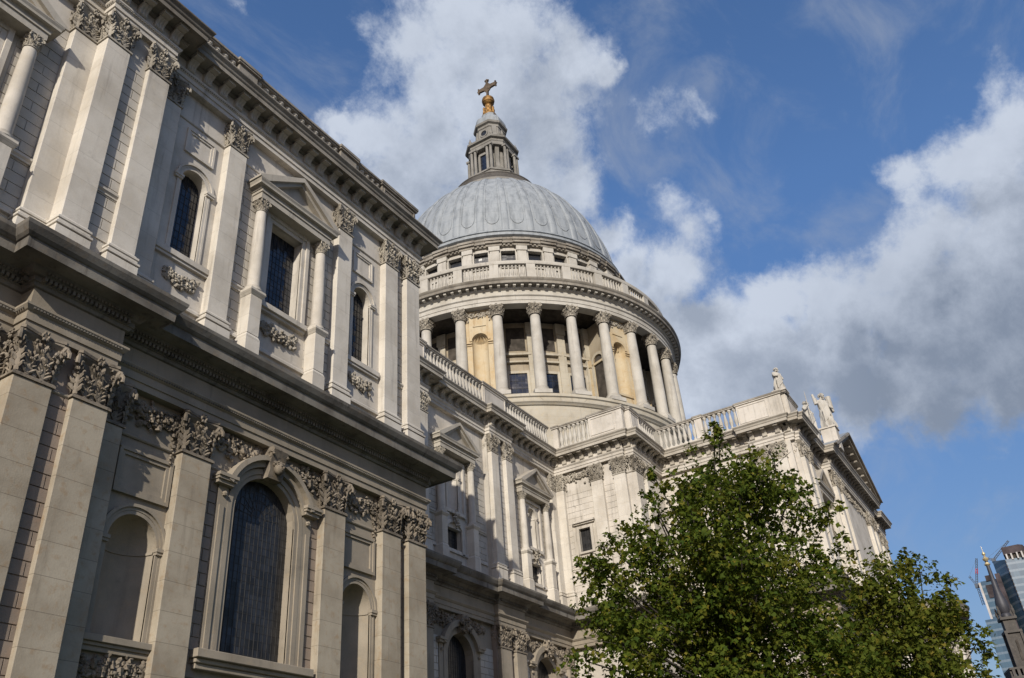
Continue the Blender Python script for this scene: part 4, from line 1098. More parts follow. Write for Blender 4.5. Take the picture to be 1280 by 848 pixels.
s = MB(); s.box(FB, BW[0]-.24, BW[0], -.05, .10, 23.1, 25.38); s.box(FB, BW[1], BW[1]+.24, -.05, .10, 23.1, 25.38); s.box(FB, BW[0], BW[1], -.05, .097, 25.15, 25.38); s.box(FB, BW[0]-.05, BW[1]+.05, -.05, .16, 23.08, 23.24)
s.box(FB, BW[0]-.42, BW[1]+.42, -.05, .18, 25.5, 25.62); s.box(FB, BW[0]-.48, BW[1]+.48, -.05, .32, 25.622, 25.78); s.build('frame', M['paleplain'], w)
g = MB(); g.box(FB, 19.1, 19.8, -.25, -.2, 18.9, 19.5); g.build('window', M['glassdull'], cath)
for (a, b, df) in ((17.05, 17.95, .34), (20.55, 21.58, .36), (22.62, 23.68, .36)): pilaster(FB, a, b, 0, df, 18.62, 28.72, 30.17, 'pale', 'pale')
pilaster(FBS, XB+.02, -21.5, 0, .36, 18.62, 28.72, 30.17, 'pale', 'pale')
pilaster(FBS, -20.7, -19.45, 0, .36, 18.62, 28.72, 30.17, 'pale', 'pale')
festoon(FB, 18.0, 20.5, 29.45, 1.05, .03, 91, 'carvedpale', 1.6, .05)
mb = MB(); mb.sweep([(XB-.02, -18.0), (XB-.02, -20.5)], [(o_*-1 if False else o_, z) for o_, z in sp])
mb.sweep([(XB-.02, -17.97), (XB-.02, -20.55)], [(o_, z-.35) for o_, z in sp]); mb.build('string_course', M['paleplain'], cath)
balustrade(FB, -YN+.35, 24.0, -.02, .30, 32.14, 34.62, [(17.5, 18.0, 'd'), (18.0, 21.0, 'b'), (21.0, 23.5, 'd'), (23.5, 24.15, 'd')], step=.46)
balustrade(FBS, XB+.35, XT-.2, -.02, .32, 32.14, 34.62, [(XB+.35, -20.6, 'd'), (-20.6, XT-.35, 'b')], step=.46)

# ================================================================= TRANSEPT
FT = Fr('W', XT); FTS = Fr('S', YT)
mb = MB()
wall_sheet(mb, FT, 24.0, -YT, -.4, ZT+.02, [('arch', 28.5-.62, 28.5+.62, 23.0, 25.6)], .5)
mb.add([(XT, YT, -.4), (16.55, YT, -.4), (16.55, YT, ZT), (XT, YT, ZT)], [(0, 1, 2, 3)])
mb.add([(16.55, YT, -.4), (16.55, -10, -.4), (16.55, -10, ZT), (16.55, YT, ZT)], [(0, 1, 2, 3)])
mb.build('transept_wall', M['paleplain'], cath)
rus(M['paleplain'], FT, 24.2, 32.6, 18.7, 28.7, [(27.0, 30.0, 19.6, 29)], h=.50, w=1.25, t=.025, gap=.028)
rus(M['paleplain'], FTS, -13.4, -8.2, 18.7, 28.7, [(-12.3, -9.3, 19.6, 29)], h=.5, w=1.25, t=.025, gap=.028)
rus(M['paleplain'], FT, 24.2, 32.6, 1.5, 15.0, [], h=.50, w=1.25, t=.025, gap=.028)
aedicule(FT, 28.5, 20.0, 22.3, 26.95, 28.0, 29.3, True)
nn = niche(FT, 28.5, .62, 23.0, 25.6, 'paleplain')
aedicule(FTS, -10.8, 20.0, 22.3, 26.95, 28.0, 29.3, True)
for (F_, a_, b_, d_) in ((FT, 32.6, -YT, .36), (FTS, XT, -13.4, .38), (FTS, -8.2, 9.2, .78), (FTS, 13.4, 16.55, .38)):
    mb = MB(); mb.box(F_, a_, b_, -.05, d_, 18.4, ZT); mb.build('advanced_wall', M['paleplain'], cath)
for (a, b) in ((32.7, 33.7), (34.2, 35.25)): pilaster(FT, a, b, .34, .70, 18.62, 28.72, 30.17, 'pale', 'pale')
for (a, b) in ((-16.45, -15.45), (-14.6, -13.6), (13.6, 14.6), (15.4, 16.4)): pilaster(FTS, a, b, .36, .72, 18.62, 28.72, 30.17, 'pale', 'pale')
for (a, b) in ((-7.9, -6.9), (-5.6, -4.6), (5.6, 6.6), (7.9, 8.9)): pilaster(FTS, a, b, .76, 1.12, 18.62, 28.72, 30.17, 'pale', 'pale')
for k, (a, b) in enumerate(((-4.5, 5.5), (-6.9, -5.6), (6.6, 7.9))): festoon(Fr('S', YT-.78), a, b, 29.45, 1.05, .03, 95+k, 'carvedpale', 1.2, .1)
festoon(FTS, -13.5, -8.2, 29.45, 1.05, .03, 99, 'carvedpale', 1.3, .1)
# lower transept pilasters and porch
for (a, b) in ((32.7, 33.9), (34.2, 35.4)): pilaster(FT, a, b, 0, .4, -.35, 14.45, 15.94, 'tan', 'tanplain')
balustrade(FT, 24.6, -YT+.0, -.02, .32, 32.14, 34.62, [(24.6, 28.2, 'b'), (28.2, 28.85, 'd'), (28.85, 32.0, 'b'), (32.0, 34.75, 'd'), (34.75, 35.9, 'd')], step=.46)
balustrade(FTS, XT-.1, -13.2, -.02, .42, 32.14, 34.62, [(XT-.1, -13.2, 'd')])
balustrade(FTS, -13.0, -8.6, -.3, .02, 32.14, 33.4, [(-13.0, -8.6, 'd')])
# pediment of the south front
PX, PHW, PZ0, PZ1 = 0.5, 8.7, 32.05, 36.6
mb = MB(); dF = 1.10
mb.prism(FTS, [(PX-PHW+.6, PZ0), (PX+PHW-.6, PZ0), (PX, PZ1-.7)], -4.0, dF+.02)
ped = mb.build('pediment', M['paleplain'], cath)
mb = MB()
for sg in (-1, 1):
    e = PHW+.95
    sl_ = (PZ1-PZ0)/e
    P0, P1 = (PX+sg*e, PZ0+.03), (PX, PZ1)
    for (t0, t1, dd) in ((.0, -.26, dF+1.22), (-.262, -.55, dF+1.0), (-.60, -.95, dF+.16)):
        poly = [(P0[0], P0[1]+t0), (P1[0], P1[1]+t0), (P1[0], P1[1]+t1), (P0[0], P0[1]+t1)]
        # keep above the horizontal cornice
        poly = [(u, max(z, PZ0+.02)) if False else (u, z) for u, z in poly]
        cut = []
        z_min = PZ0+.02
        n_ = len(poly)
        for i in range(n_):
            a, b = poly[i], poly[(i+1) % n_]
            if a[1] >= z_min: cut.append(a)
            if (a[1] >= z_min) != (b[1] >= z_min):
                t = (z_min-a[1])/(b[1]-a[1]); cut.append((a[0]+(b[0]-a[0])*t, z_min))
        if len(cut) >= 3: mb.prism(FTS, cut if sg > 0 else cut[::-1], -.02, dd)
mb.build('raking_cornice', M['softsoot'], ped)
mb = MB()
for sg in (-1, 1):
    for k in range(1, 10):
        t = k/10; u = PX+sg*(PHW+.95)*(1-t); z = PZ0+(PZ1-PZ0)*t-.58
        if z-.2 < PZ0: continue
        mb.box(FTS, u-.18, u+.18, dF, dF+.8, z-.16, z)
mb.build('coffer_blocks', M['softsoot'], ped)
mb = MB()
for sg in (-1, 1):
    e = PHW+.95
    mb.prism(FTS, [(PX+sg*e, PZ0+.05), (PX, PZ1+.02), (PX, PZ1+.08), (PX+sg*e, PZ0+.11)][::sg], -22, dF+1.1)
mb.build('lead_roof', M['lead'], ped)
for q, (u, d, z0, z1, w_) in enumerate(((-6.5, 1.61, 32.3, 34.55, .66), (-0.2, -1.05, 35.6, 37.3, .7), (-16.25, .1, 34.4, 34.85, .5))):
    mb = MB(); mb.box(FTS, u-w_, u+w_, d-w_, d+w_, z0, z1-.16); mb.box(FTS, u-w_-.1, u+w_+.1, d-w_-.1, d+w_+.1, z1-.158, z1); mb.build('statue_pedestal', M['paleplain'], cath, None, .015)
mb = MB(); mb.add([(-54, YN-.3, 32.12), (XB, YN-.3, 32.12), (XB, YB-.3, 32.12), (XT, YB-.3, 32.12), (XT, YT-.3, 32.12), (16.6, YT-.3, 32.12), (16.6, 10, 32.12), (-54, 10, 32.12)], [(0, 1, 2, 3, 4, 5, 6, 7)]); mb.build('roof', M['roof'], cath)
# semicircular porch
PR = 5.3
mb = MB(); PCX, PCY = 0.4, YT-.9
mb.lathe(PCX, PCY, [(PR, 15.95), (PR+.25, 15.95), (PR+.25, 16.6), (PR+.4, 16.7), (PR+.25, 16.75), (PR+.25, 17.4), (PR+.5, 17.7), (PR+1.2, 17.85), (PR+1.2, 18.2), (PR+1.4, 18.5), (PR+.4, 18.75), (PR-.2, 19.1), (0.2, 20.4)], 40, PI, 2*PI)
porch = mb.build('porch', M['softsoot'], cath, 40)
for k in range(6):
    a = PI+PI*(k+.5)/6; c = MB(); x, y = PCX+(PR-.25)*math.cos(a), PCY+(PR-.25)*math.sin(a)
    column_shape(c, x, y, 1.2, 14.6, .62); merge_mesh(c, CAPR, Matrix.Translation((x, y, 14.6)) @ Matrix.Diagonal((1.15, 1.15, 1.35, 1))); c.build('column', M['paleplain'], porch, 40)
mb = MB(); mb.lathe(PCX, PCY, [(PR+1.2, -.1), (PR+1.2, .5), (PR+.8, .5), (PR+.8, 1.2), (0, 1.2)], 40, PI, 2*PI); mb.build('steps', M['paleplain'], porch)

# ================================================================= DOME
dome = MB()
dome.lathe(0, 0, [(20.7, 30.0), (20.7, 41.2), (20.85, 41.25), (20.95, 41.4), (21.1, 41.5), (21.15, 41.9), (21.3, 42.0), (21.3, 42.3), (20.9, 42.36), (16.0, 42.36)], 128)
dome.build('drum_base', M['cream'], cath, 35)
for k in range(16):
    mb = MB(); F = RFr(math.radians(22.5*k+6), 20.7); mb.box(F, -.09, .09, -.3, .012, 38.6, 39.5); mb.build('slit_opening_shade', M['dark'], cath)  # slit drawn as a dark face, its inner shade put into the colour
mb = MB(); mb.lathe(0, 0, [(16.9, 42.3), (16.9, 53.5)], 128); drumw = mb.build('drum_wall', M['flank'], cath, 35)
COLR = 20.45
mb = MB()
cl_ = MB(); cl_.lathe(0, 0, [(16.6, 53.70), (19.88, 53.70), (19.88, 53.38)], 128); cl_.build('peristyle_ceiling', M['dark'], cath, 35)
mb.lathe(0, 0, [(16.6, 53.75), (19.9, 53.75), (19.92, 53.36), (21.0, 53.36), (21.0, 53.75), (21.06, 53.77), (21.06, 54.2), (21.2, 54.32), (21.2, 54.42), (21.02, 54.45), (21.02, 55.05), (21.15, 55.1), (21.25, 55.25)], 160)
mb.cur = 1
mb.lathe(0, 0, [(21.25, 55.25), (21.3, 55.45), (21.85, 55.5), (21.87, 55.45), (21.9, 55.46), (21.92, 55.75), (22.02, 55.85), (22.1, 56.0), (22.1, 56.06), (20.2, 56.12), (15.9, 56.14)], 160)
ent = mb.build('peristyle_entablature', [M['drum'], M['softsoot']], cath, 35)
mb = MB()
mb.lathe(0, 0, [(21.15, 55.23), (21.24, 55.23), (21.24, 55.45), (21.15, 55.45)], 128)
for k in range(160):
    F = RFr(2*PI*k/160, 21.2); mb.box(F, -.15, .15, -.02, .50, 55.22, 55.46)
mb.build('dentil_band', M['drum'], ent)
colm = MB(); column_shape(colm, 0, 0, 42.75, 52.05, .62, 22)
colm.box(IDF, -.9, .9, -.9, .9, 42.34, 42.76)
COLME = colm.mesh('column', M['drum'], 40)
for k in range(32):
    a = math.radians(5.625+11.25*k)
    mt_ = Matrix.Translation((COLR*math.cos(a), COLR*math.sin(a), 0)) @ Matrix.Rotation(a, 4, 'Z')
    o = inst('column', COLME, cath, mt_)
    inst('capital', CAPR, o, Matrix.Translation((0, 0, 52.05)) @ Matrix.Diagonal((1.22, 1.22, 1.32, 1)))
# the eight solid bays with niches, and the open bays between them
for k in range(32):
    a = math.radians(11.25*k)
    if k % 4 == 2:
        F = RFr(a, 20.2)
        mb = MB()
        wall_sheet(mb, F, -1.55, 1.55, 42.34, 53.4, [('arch', -.85, .85, 44.0, 49.6)], .4)
        for u in (-1.55, 1.55):
            mb.add([F.P(u, 0, 42.34), F.P(u, -3.6, 42.34), F.P(u, -3.6, 53.4), F.P(u, 0, 53.4)], [(0, 1, 2, 3)])
        for sg in (-1, 1):      # inner pilasters and arches on the flanks
            FS = Fr.__new__(Fr); q = F.P(sg*1.55, 0, 0); FS.o = q[:2]; FS.u = (-F.n[0]*1.0, -F.n[1]*1.0); FS.n = (F.u[0]*sg, F.u[1]*sg)
            mb.arch_band(FS, 1.75, 48.6, .75, 1.05, -.03, .12, 42.4, 12)
            mb.box(FS, .7, 2.8, -.03, .18, 48.3, 48.55)
            mb.box(FS, 2.9, 3.5, -.03, .35, 42.4, 48.2); mb.box(FS, 2.8, 3.6, -.03, .45, 48.2, 49.0)
        by = mb.build('niche_bay', M['ochre'], cath)
        for sg in (-1, 1):
            pl2 = MB(); FS = Fr.__new__(Fr); q = F.P(sg*1.57, 0, 0); FS.o = q[:2]; FS.u = (-F.n[0], -F.n[1]); FS.n = (F.u[0]*sg, F.u[1]*sg)
            pl2.box(FS, .15, .75, -.03, .30, 42.4, 48.0); pl2.box(FS, .08, .82, -.03, .40, 47.99, 48.9); pl2.arch_band(FS, 1.75, 48.6, .76, 1.1, -.03, .16, 42.4, 12); pl2.build('flank_pilaster', M['cream'], by)
        fb = MB()
        for u in (-1.56, 1.56): fb.add([F.P(u, -.01, 42.34), F.P(u, -3.6, 42.34), F.P(u, -3.6, 53.4), F.P(u, -.01, 53.4)], [(0, 1, 2, 3)])
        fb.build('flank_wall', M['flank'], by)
        mb = MB()
        for sg in (-1, 1):
            FS = Fr.__new__(Fr); q = F.P(sg*1.55, 0, 0); FS.o = q[:2]; FS.u = (-F.n[0], -F.n[1]); FS.n = (F.u[0]*sg, F.u[1]*sg)
            pts = [(1.0, 42.4), (2.5, 42.4)]+[(1.75+.75*math.cos(PI*i/12), 48.6+.75*math.sin(PI*i/12)) for i in range(13)]
            mb.prism(FS, pts, -.02, .012)
        mb.build('flank_opening_shade', M['dark'], by)  # flat dark face on the flank; the doorway's shade is its colour
        nb = MB(); n = 14; r = .85; rows = []
        for z in (44.0, 49.5, 49.6): rows.append([F.P(r*math.cos(PI*i/n), -.02-r*math.sin(PI*i/n)*.95, z) for i in range(n+1)])
        for q in range(1, 8):
            b = PI/2*q/7; rows.append([F.P(r*math.cos(b)*math.cos(PI*i/n), -.02-r*math.cos(b)*math.sin(PI*i/n)*(.95-.38*(i % 2)), 49.6+r*math.sin(b)) for i in range(n+1)])
        nb.add([p for rw in rows for p in rw], [(j*(n+1)+i, j*(n+1)+i+1, (j+1)*(n+1)+i+1, (j+1)*(n+1)+i) for j in range(len(rows)-1) for i in range(n)])
        nb.add([F.P(-r, 0, 44.0), F.P(r, 0, 44.0), F.P(r, -.8, 44.0), F.P(-r, -.8, 44.0)], [(0, 1, 2, 3)])
        nb.build('niche', M['ochre'], by, 30)
        tr = MB()
        tr.arch_band(F, 0, 49.6, .86, 1.12, -.03, .10, None, 16)
        tr.box(F, -1.5, -.84, -.03, .14, 49.30, 49.44); tr.box(F, .84, 1.5, -.03, .14, 49.30, 49.44)
        tr.box(F, -1.5, -.84, -.03, .10, 49.05, 49.16); tr.box(F, .84, 1.5, -.03, .10, 49.05, 49.16)
        tr.box(F, -1.0, 1.0, -.03, .14, 43.7, 43.95); tr.box(F, -.7, .7, -.03, .08, 51.35, 51.45); tr.box(F, -.9, .9, -.03, .10, 42.7, 43.3)
        tr.build('niche_moulding', M['ochre'], by)
        festoon(F, -1.3, 1.3, 52.6, .9, .02, 200+k, 'carvedpale', 1.5, .1, by)
    else:
        F = RFr(a, 16.9)
        mb = MB(); mb.box(F, -.95, .95, -.1, .03, 42.5, 47.0)
        w = mb.build('window', M['glass'], cath)
        b = MB()
        for u in (-.32, .32): b.box(F, u-.02, u+.02, .028, .06, 42.5, 47.0)
        for z in (43.4, 44.3, 45.2, 46.1): b.box(F, -.95, .95, .027, .055, z-.02, z+.02)
        b.build('glazing_bars', M['bars'], w)
        fr = MB()
        fr.box(F, -1.25, -.95, -.1, .16, 42.4, 47.0); fr.box(F, .95, 1.25, -.1, .16, 42.4, 47.0); fr.box(F, -1.25, 1.25, -.1, .16, 47.002, 47.3)
        fr.box(F, -1.35, 1.35, -.1, .3, 48.3, 48.5); fr.box(F, -1.55, 1.55, -.1, .35, 49.2, 49.45)
        fr.build('frame', M['cream'], w)
        nb = MB(); nb.box(F, -1.0, 1.0, -.1, .045, 49.9, 52.8); nb.build('upper_recess_shade', M['dark'], w)  # raised dark slab, nothing hollowed; the recess's shade is painted as its colour
        # wall pilaster at the left of each bay
        F3 = RFr(a+math.radians(5.625), 16.9); pz = MB(); pz.box(F3, -.45, .45, -.2, .35, 42.4, 51.9); pz.box(F3, -.55, .55, -.2, .45, 51.9, 53.3); pz.build('wall_pilaster', M['cream'], cath)
# stone gallery balustrade
mb = MB()
mb.lathe(0, 0, [(20.3, 56.1), (20.75, 56.1), (20.75, 57.0), (20.3, 57.0), (20.3, 56.1)], 128)
mb.lathe(0, 0, [(20.25, 58.75), (20.85, 58.75), (20.9, 58.95), (20.9, 59.15), (20.2, 59.15), (20.25, 58.75)], 128)
for k in range(32):
    F = RFr(math.radians(5.625+11.25*k), 20.52); mb.box(F, -.50, .50, -.28, .30, 56.98, 58.78)
par = mb.build('parapet', M['drum'], cath, 35)
mm = MB()
for k in range(32):
    for i in range(7):
        a = math.radians(5.625+11.25*k+1.6+(11.25-3.2)*(i+.5)/7)
        merge_mesh(mm, BAL, Matrix.Translation((20.52*math.cos(a), 20.52*math.sin(a), 57.0)) @ Matrix.Diagonal((1.0, 1.0, 1.76, 1)))
o = mm.build('baluster', M['drum'], par, 50); o['kind'] = 'stuff'
# attic drum
mb = MB(); mb.lathe(0, 0, [(16.25, 56.1), (16.25, 61.9)], 128); mb.lathe(0, 0, [(16.25, 64.0), (16.25, 64.6)], 128); mb.lathe(0, 0, [(15.7, 56.1), (15.7, 64.6)], 64)
for k in range(32):
    a0, a1 = math.radians(11.25*k+3.0), math.radians(11.25*k+8.25)
    mb.lathe(0, 0, [(15.7, 61.9), (16.25, 61.9), (16.25, 64.0), (15.7, 64.0)], 5, a0, a1, False)
    F = RFr(a0, 16.25)
att = mb.build('attic_wall', M['drum'], cath, 35)
for k in range(32):
    a = math.radians(11.25*k)
    F = RFr(a, 16.2)
    mb = MB(); mb.box(F, -.85, .85, -.47, -.42, 61.9, 64.0); w = mb.build('window', M['glassdull'], cath)
    fr = MB(); fr.box(F, -1.05, -.84, -.45, .14, 61.7, 64.2); fr.box(F, .84, 1.05, -.45, .14, 61.7, 64.2); fr.box(F, -.84, .84, -.45, .137, 64.0, 64.2); fr.box(F, -1.1, 1.1, -.45, .2, 61.5, 61.7)
    fr.box(F, -.8, .8, -.44, -.30, 61.9, 62.8)
    fr.build('frame', M['drum'], w)
    F3 = RFr(a+math.radians(5.625), 16.25)
    pz = MB(); pz.box(F3, -.55, .55, -.2, .32, 57.0, 64.55); pz.box(F3, -.66, .66, -.2, .42, 63.9, 64.55); pz.build('attic_pilaster', M['drum'], cath, None, .02)
mb = MB()
pr = [(16.2, 64.58), (16.5, 64.58), (16.55, 64.8), (16.8, 64.9), (16.82, 65.2), (16.95, 65.35), (16.95, 65.5), (16.2, 65.6)]
mb.lathe(0, 0, pr, 160)
for k in range(32):
    F = RFr(math.radians(11.25*k+5.625), 16.3); mb.box(F, -.95, .95, 0, .40, 64.56, 64.90); mb.box(F, -1.0, 1.0, 0, .62, 64.902, 65.22); mb.box(F, -1.05, 1.05, 0, .74, 65.222, 65.53)
for k in range(200):
    F = RFr(2*PI*k/200, 16.5); mb.box(F, -.12, .12, -.02, .16, 64.66, 64.86)
mb.lathe(0, 0, [(16.3, 65.5), (16.3, 66.1), (16.0, 66.12)], 128)
mb.build('attic_cornice', M['softsoot'], cath, 35)
mb = MB(); mb.lathe(0, 0, [(16.25, 66.1), (16.6, 66.3), (16.6, 66.55), (16.35, 66.7), (16.35, 66.9), (16.5, 66.95), (16.45, 67.15), (15.9, 67.3)], 128); mb.build('dome_step', M['lead'], cath, 35)
DR, DH, DP, DZ = 15.7, 19.0, 1.82, 67.2
def dprof(z): 
    t = (z-DZ)/DH; return DR*max(0, 1-t**DP)**(1/DP)
zs = [DZ+16.9*(1-math.cos(PI/2*i/26)**1.0)*0+16.9*(i/26) for i in range(27)]
mb = MB(); mb.lathe(0, 0, [(dprof(z), z) for z in zs], 160); shell = mb.build('dome_shell', M['lead'], cath, 60)
def dsurf(a, z, off):
    r = dprof(z); e = .05; dr = dprof(min(z+e, DZ+18.9))-dprof(max(DZ, z-e)); L = math.hypot(2*e, dr) if z-e >= DZ else math.hypot(e, dr)
    nr, nz = (2*e/L, -dr/L)
    return ((r+nr*off)*math.cos(a), (r+nr*off)*math.sin(a), z+nz*off)
for k in range(32):
    a = math.radians(11.25*k)
    # rounded rib between panels
    mb = MB(); rows = []
    for i in range(25):
        z = DZ+.3+16.4*i/24; w_ = math.radians(1.75)
        rows.append([dsurf(a+w_*t, z, o_) for t, o_ in ((-1, -.02), (-.9, .07), (-.5, .12), (0, .13), (.5, .12), (.9, .07), (1, -.02))])
    mb.add([p for r in rows for p in r], [(j*7+i, j*7+i+1, (j+1)*7+i+1, (j+1)*7+i) for j in range(24) for i in range(6)])
    mb.build('rib', M['lead'], shell, 60)
    # roll edging the sheet between two ribs, rounded at the foot
    mb = MB(); am = a+math.radians(5.625); pts = []
    hw_ = math.radians(3.1)
    for i in range(20): pts.append((am-hw_, DZ+16.2-(16.2-2.9)*i/19))
    for i in range(1, 10):
        t = PI*i/10; pts.append((am-hw_*math.cos(t), DZ+2.9-1.35*math.sin(t)))
    for i in range(20): pts.append((am+hw_, DZ+2.9+(16.2-2.9)*i/19))
    mb.tube([dsurf(p, z, .03) for p, z in pts], [.035]*len(pts), 6)
    mb.build('panel_roll', M['lead'], shell, 60)
# lantern
lan = MB()
lan.lathe(0, 0, [(5.8, 83.3), (6.2, 83.5), (6.7, 84.0), (6.75, 84.5), (6.3, 84.7), (5.0, 84.8)], 64)
lan.lathe(0, 0, [(5.3, 84.4), (5.3, 86.6), (5.1, 86.9), (4.0, 87.0)], 48)
def chamf(mb, r, c, prof, extra=0.0):
    """Square plan with cut corners; prof = (offset,z)."""
    P = [(r, -r+c), (r, r-c), (r-c, r), (-r+c, r), (-r, r-c), (-r, -r+c), (-r+c, -r), (r-c, -r)]
    P = P[::-1]; n = 8; vs = []
    for (o, z) in prof:
        for i in range(n):
            a, b, c_ = P[i-1], P[i], P[(i+1) % n]
            d1 = Vector((b[0]-a[0], b[1]-a[1])).normalized(); d2 = Vector((c_[0]-b[0], c_[1]-b[1])).normalized()
            n1 = Vector((-d1.y, d1.x)); n2 = Vector((-d2.y, d2.x)); mm_ = (n1+n2)/(1+n1.dot(n2))
            vs.append((b[0]+mm_.x*o, b[1]+mm_.y*o, z))
    fs = [(j*n+i, j*n+(i+1) % n, (j+1)*n+(i+1) % n, (j+1)*n+i) for j in range(len(prof)-1) for i in range(n)]
    fs += [tuple(range(n)), tuple((len(prof)-1)*n+i for i in range(n))]
    mb.add(vs, fs)
chamf(lan, 2.95, 1.5, [(.9, 86.6), (.9, 88.2), (1.05, 88.25), (1.05, 88.5), (.5, 88.55)])
chamf(lan, 2.4, 1.35, [(0, 88.4), (0, 94.0)])
chamf(lan, 3.1, 1.25, [(0, 93.9), (0, 94.5), (.08, 94.6), (.08, 94.95), (.42, 95.1), (.48, 95.4), (.0, 95.5)])
chamf(lan, 1.95, 1.0, [(.45, 95.4), (.2, 96.0), (.05, 96.8), (.0, 98.9), (.12, 99.0), (.12, 99.4), (.42, 99.6), (.48, 99.95), (0, 100.0)])
lant = lan.build('lantern', M['lantern'], cath)
for k in range(4):
    a = k*PI/2; F = RFr(a, 2.92)
    for u in (-1.68, -1.05, 1.05, 1.68):
        c = MB(); p = F.P(u, .28, 0); column_shape(c, p[0], p[1], 88.5, 93.95, .24, 14); c.box(F, u-.3, u+.3, -.02, .58, 93.6, 93.93); c.build('column', M['lantern'], lant, 40)
    mb = MB(); mb.box(F, -.55, .55, -.56, -.42, 88.8, 92.9); w = mb.build('window', M['glass'], lant)
    mb = MB(); mb.box(F, -.75, -.55, -.56, -.24, 88.6, 93.2); mb.box(F, .55, .75, -.56, -.24, 88.6, 93.2); mb.box(F, -.75, .75, -.56, -.243, 92.9, 93.3); mb.build('window_surround', M['lantern'], lant)
    F2 = RFr(a, 1.95)
    mb = MB(); mb.prism(F2, [(.5*math.cos(2*PI*i/18), 97.9+.5*math.sin(2*PI*i/18)) for i in range(18)], -.1, .05); mb.build('round_window', M['glassdull'], lant)
    mb = MB()
    mb.arch_band(F2, 0, 97.9, .5, .72, -.1, .14, None, 24, 0, 2*PI-.001); mb.build('round_moulding', M['lantern'], lant)
    F4 = RFr(a+PI/4, 2.9); mb = MB(); mb.uprism(F4, [(-.6, 88.4), (.30, 88.4), (.30, 89.2), (-.05, 91.0), (.12, 93.1), (.25, 93.9), (-.6, 93.9)], -.3, .3); mb.build('corner_buttress', M['lantern'], lant)
    F5 = RFr(a+PI/4, 2.3); mb = MB(); mb.uprism(F5, [(-.9, 95.4), (1.0, 95.4), (.85, 95.9), (.3, 96.4), (.1, 97.4), (0, 98.9), (-.9, 99.0)], -.35, .35); mb.build('scroll_buttress', M['lantern'], lant)
    for u in (-1.9, 1.9):
        c = MB(); p = F.P(u, .15, 0); c.lathe(p[0], p[1], [(.24, 95.4), (.24, 95.7), (.12, 95.75), (.26, 96.1), (.12, 96.45), (.02, 96.9)], 10); c.build('urn', M['lantern'], lant, 50)
    # small pediment of the plinth stage
    mb = MB(); mb.prism(RFr(a+PI/4, 3.75), [(-1.3, 88.5), (1.3, 88.5), (0, 89.2)], -.4, .1); mb.build('plinth_gable', M['lantern'], lant)
mb = MB(); mb.lathe(0, 0, [(6.45, 84.5), (6.5, 84.6), (6.25, 85.7), (6.3, 85.75), (6.3, 85.9), (6.05, 85.9), (6.2, 84.6)], 64)
mb.build('gallery_parapet', M['darkstone'], lant, 35)
for k in range(12):
    F = RFr(2*PI*k/12+.12, 5.3); mb = MB(); mb.box(F, -.75, .75, -.1, .10, 85.0, 86.4); mb.build('gilded_panel', M['giltdull'], lant)
mb = MB(); chamf(mb, 1.95, 1.0, [(.3, 99.95), (.3, 100.2), (.25, 100.9), (.02, 101.5), (-.35, 101.95), (-.75, 102.2), (-.85, 102.6), (-.8, 102.9), (-1.0, 103.0)]); mb.build('lead_cap', M['lead'], lant)
mb = MB(); mb.lathe(0, 0, [(1.15, 102.95), (1.2, 103.15), (.95, 103.35), (.9, 103.75), (.7, 103.95), (.65, 104.35), (.8, 104.65), (.55, 104.95), (.5, 105.35), (.62, 105.55), (.4, 105.65)], 20)
for k in range(8):
    a = k*PI/4; mb.lathe(.78*math.cos(a), .78*math.sin(a), [(.05, 103.35), (.24, 103.75), (.16, 104.35), (.22, 104.75), (.05, 105.15)], 8)
mb.build('gilded_base', M['gold'], lant, 50)
mb = MB(); mb.lathe(0, 0, [(.98*math.sin(PI*i/16)+.001, 106.6-.98*math.cos(PI*i/16)) for i in range(17)], 28)
for z in (106.2, 106.6, 107.0):
    r = math.sqrt(.98**2-(z-106.6)**2); mb.lathe(0, 0, [(r-.01, z-.05), (r+.04, z-.03), (r+.04, z+.03), (r-.01, z+.05)], 28)
mb.build('orb', M['gold'], lant, 50)
mb = MB(); FC = RFr(PI, 0.0)
FC.u = (0, 1); FC.n = (-1, 0)
mb.uprism(FC, [(-.16, 107.500), (.16, 107.500), (.16, 111.308), (-.16, 111.308)], -.17, .17)
for sg in (-1, 1):
    mb.prism(FC, [(sg*.15, 109.292), (sg*1.55, 109.426), (sg*1.55, 110.054), (sg*.15, 110.188)][::sg], -.15, .15)
    mb.prism(FC, [(sg*.16, 108.732), (sg*.16, 109.314), (sg*.7, 109.348)][::sg], -.10, .10); mb.prism(FC, [(sg*.16, 110.748), (sg*.16, 110.166), (sg*.7, 110.121)][::-sg], -.10, .10)
    mb.box(FC, min(sg*1.5, sg*1.68), max(sg*1.5, sg*1.68), -.2, .2, 109.236, 110.244)
    for z in (109.202, 110.278): mb.blob(FC.P(sg*1.62, 0, z), .14, .1)
    mb.blob(FC.P(sg*1.78, 0, 109.740), .14, .1); mb.blob(FC.P(sg*.28, 0, 111.364), .15, .1)
mb.box(FC, -.3, .3, -.2, .2, 111.196, 111.420); mb.blob((0, 0, 111.588), .15, .1)
mb.build('cross', M['bronze'], lant)

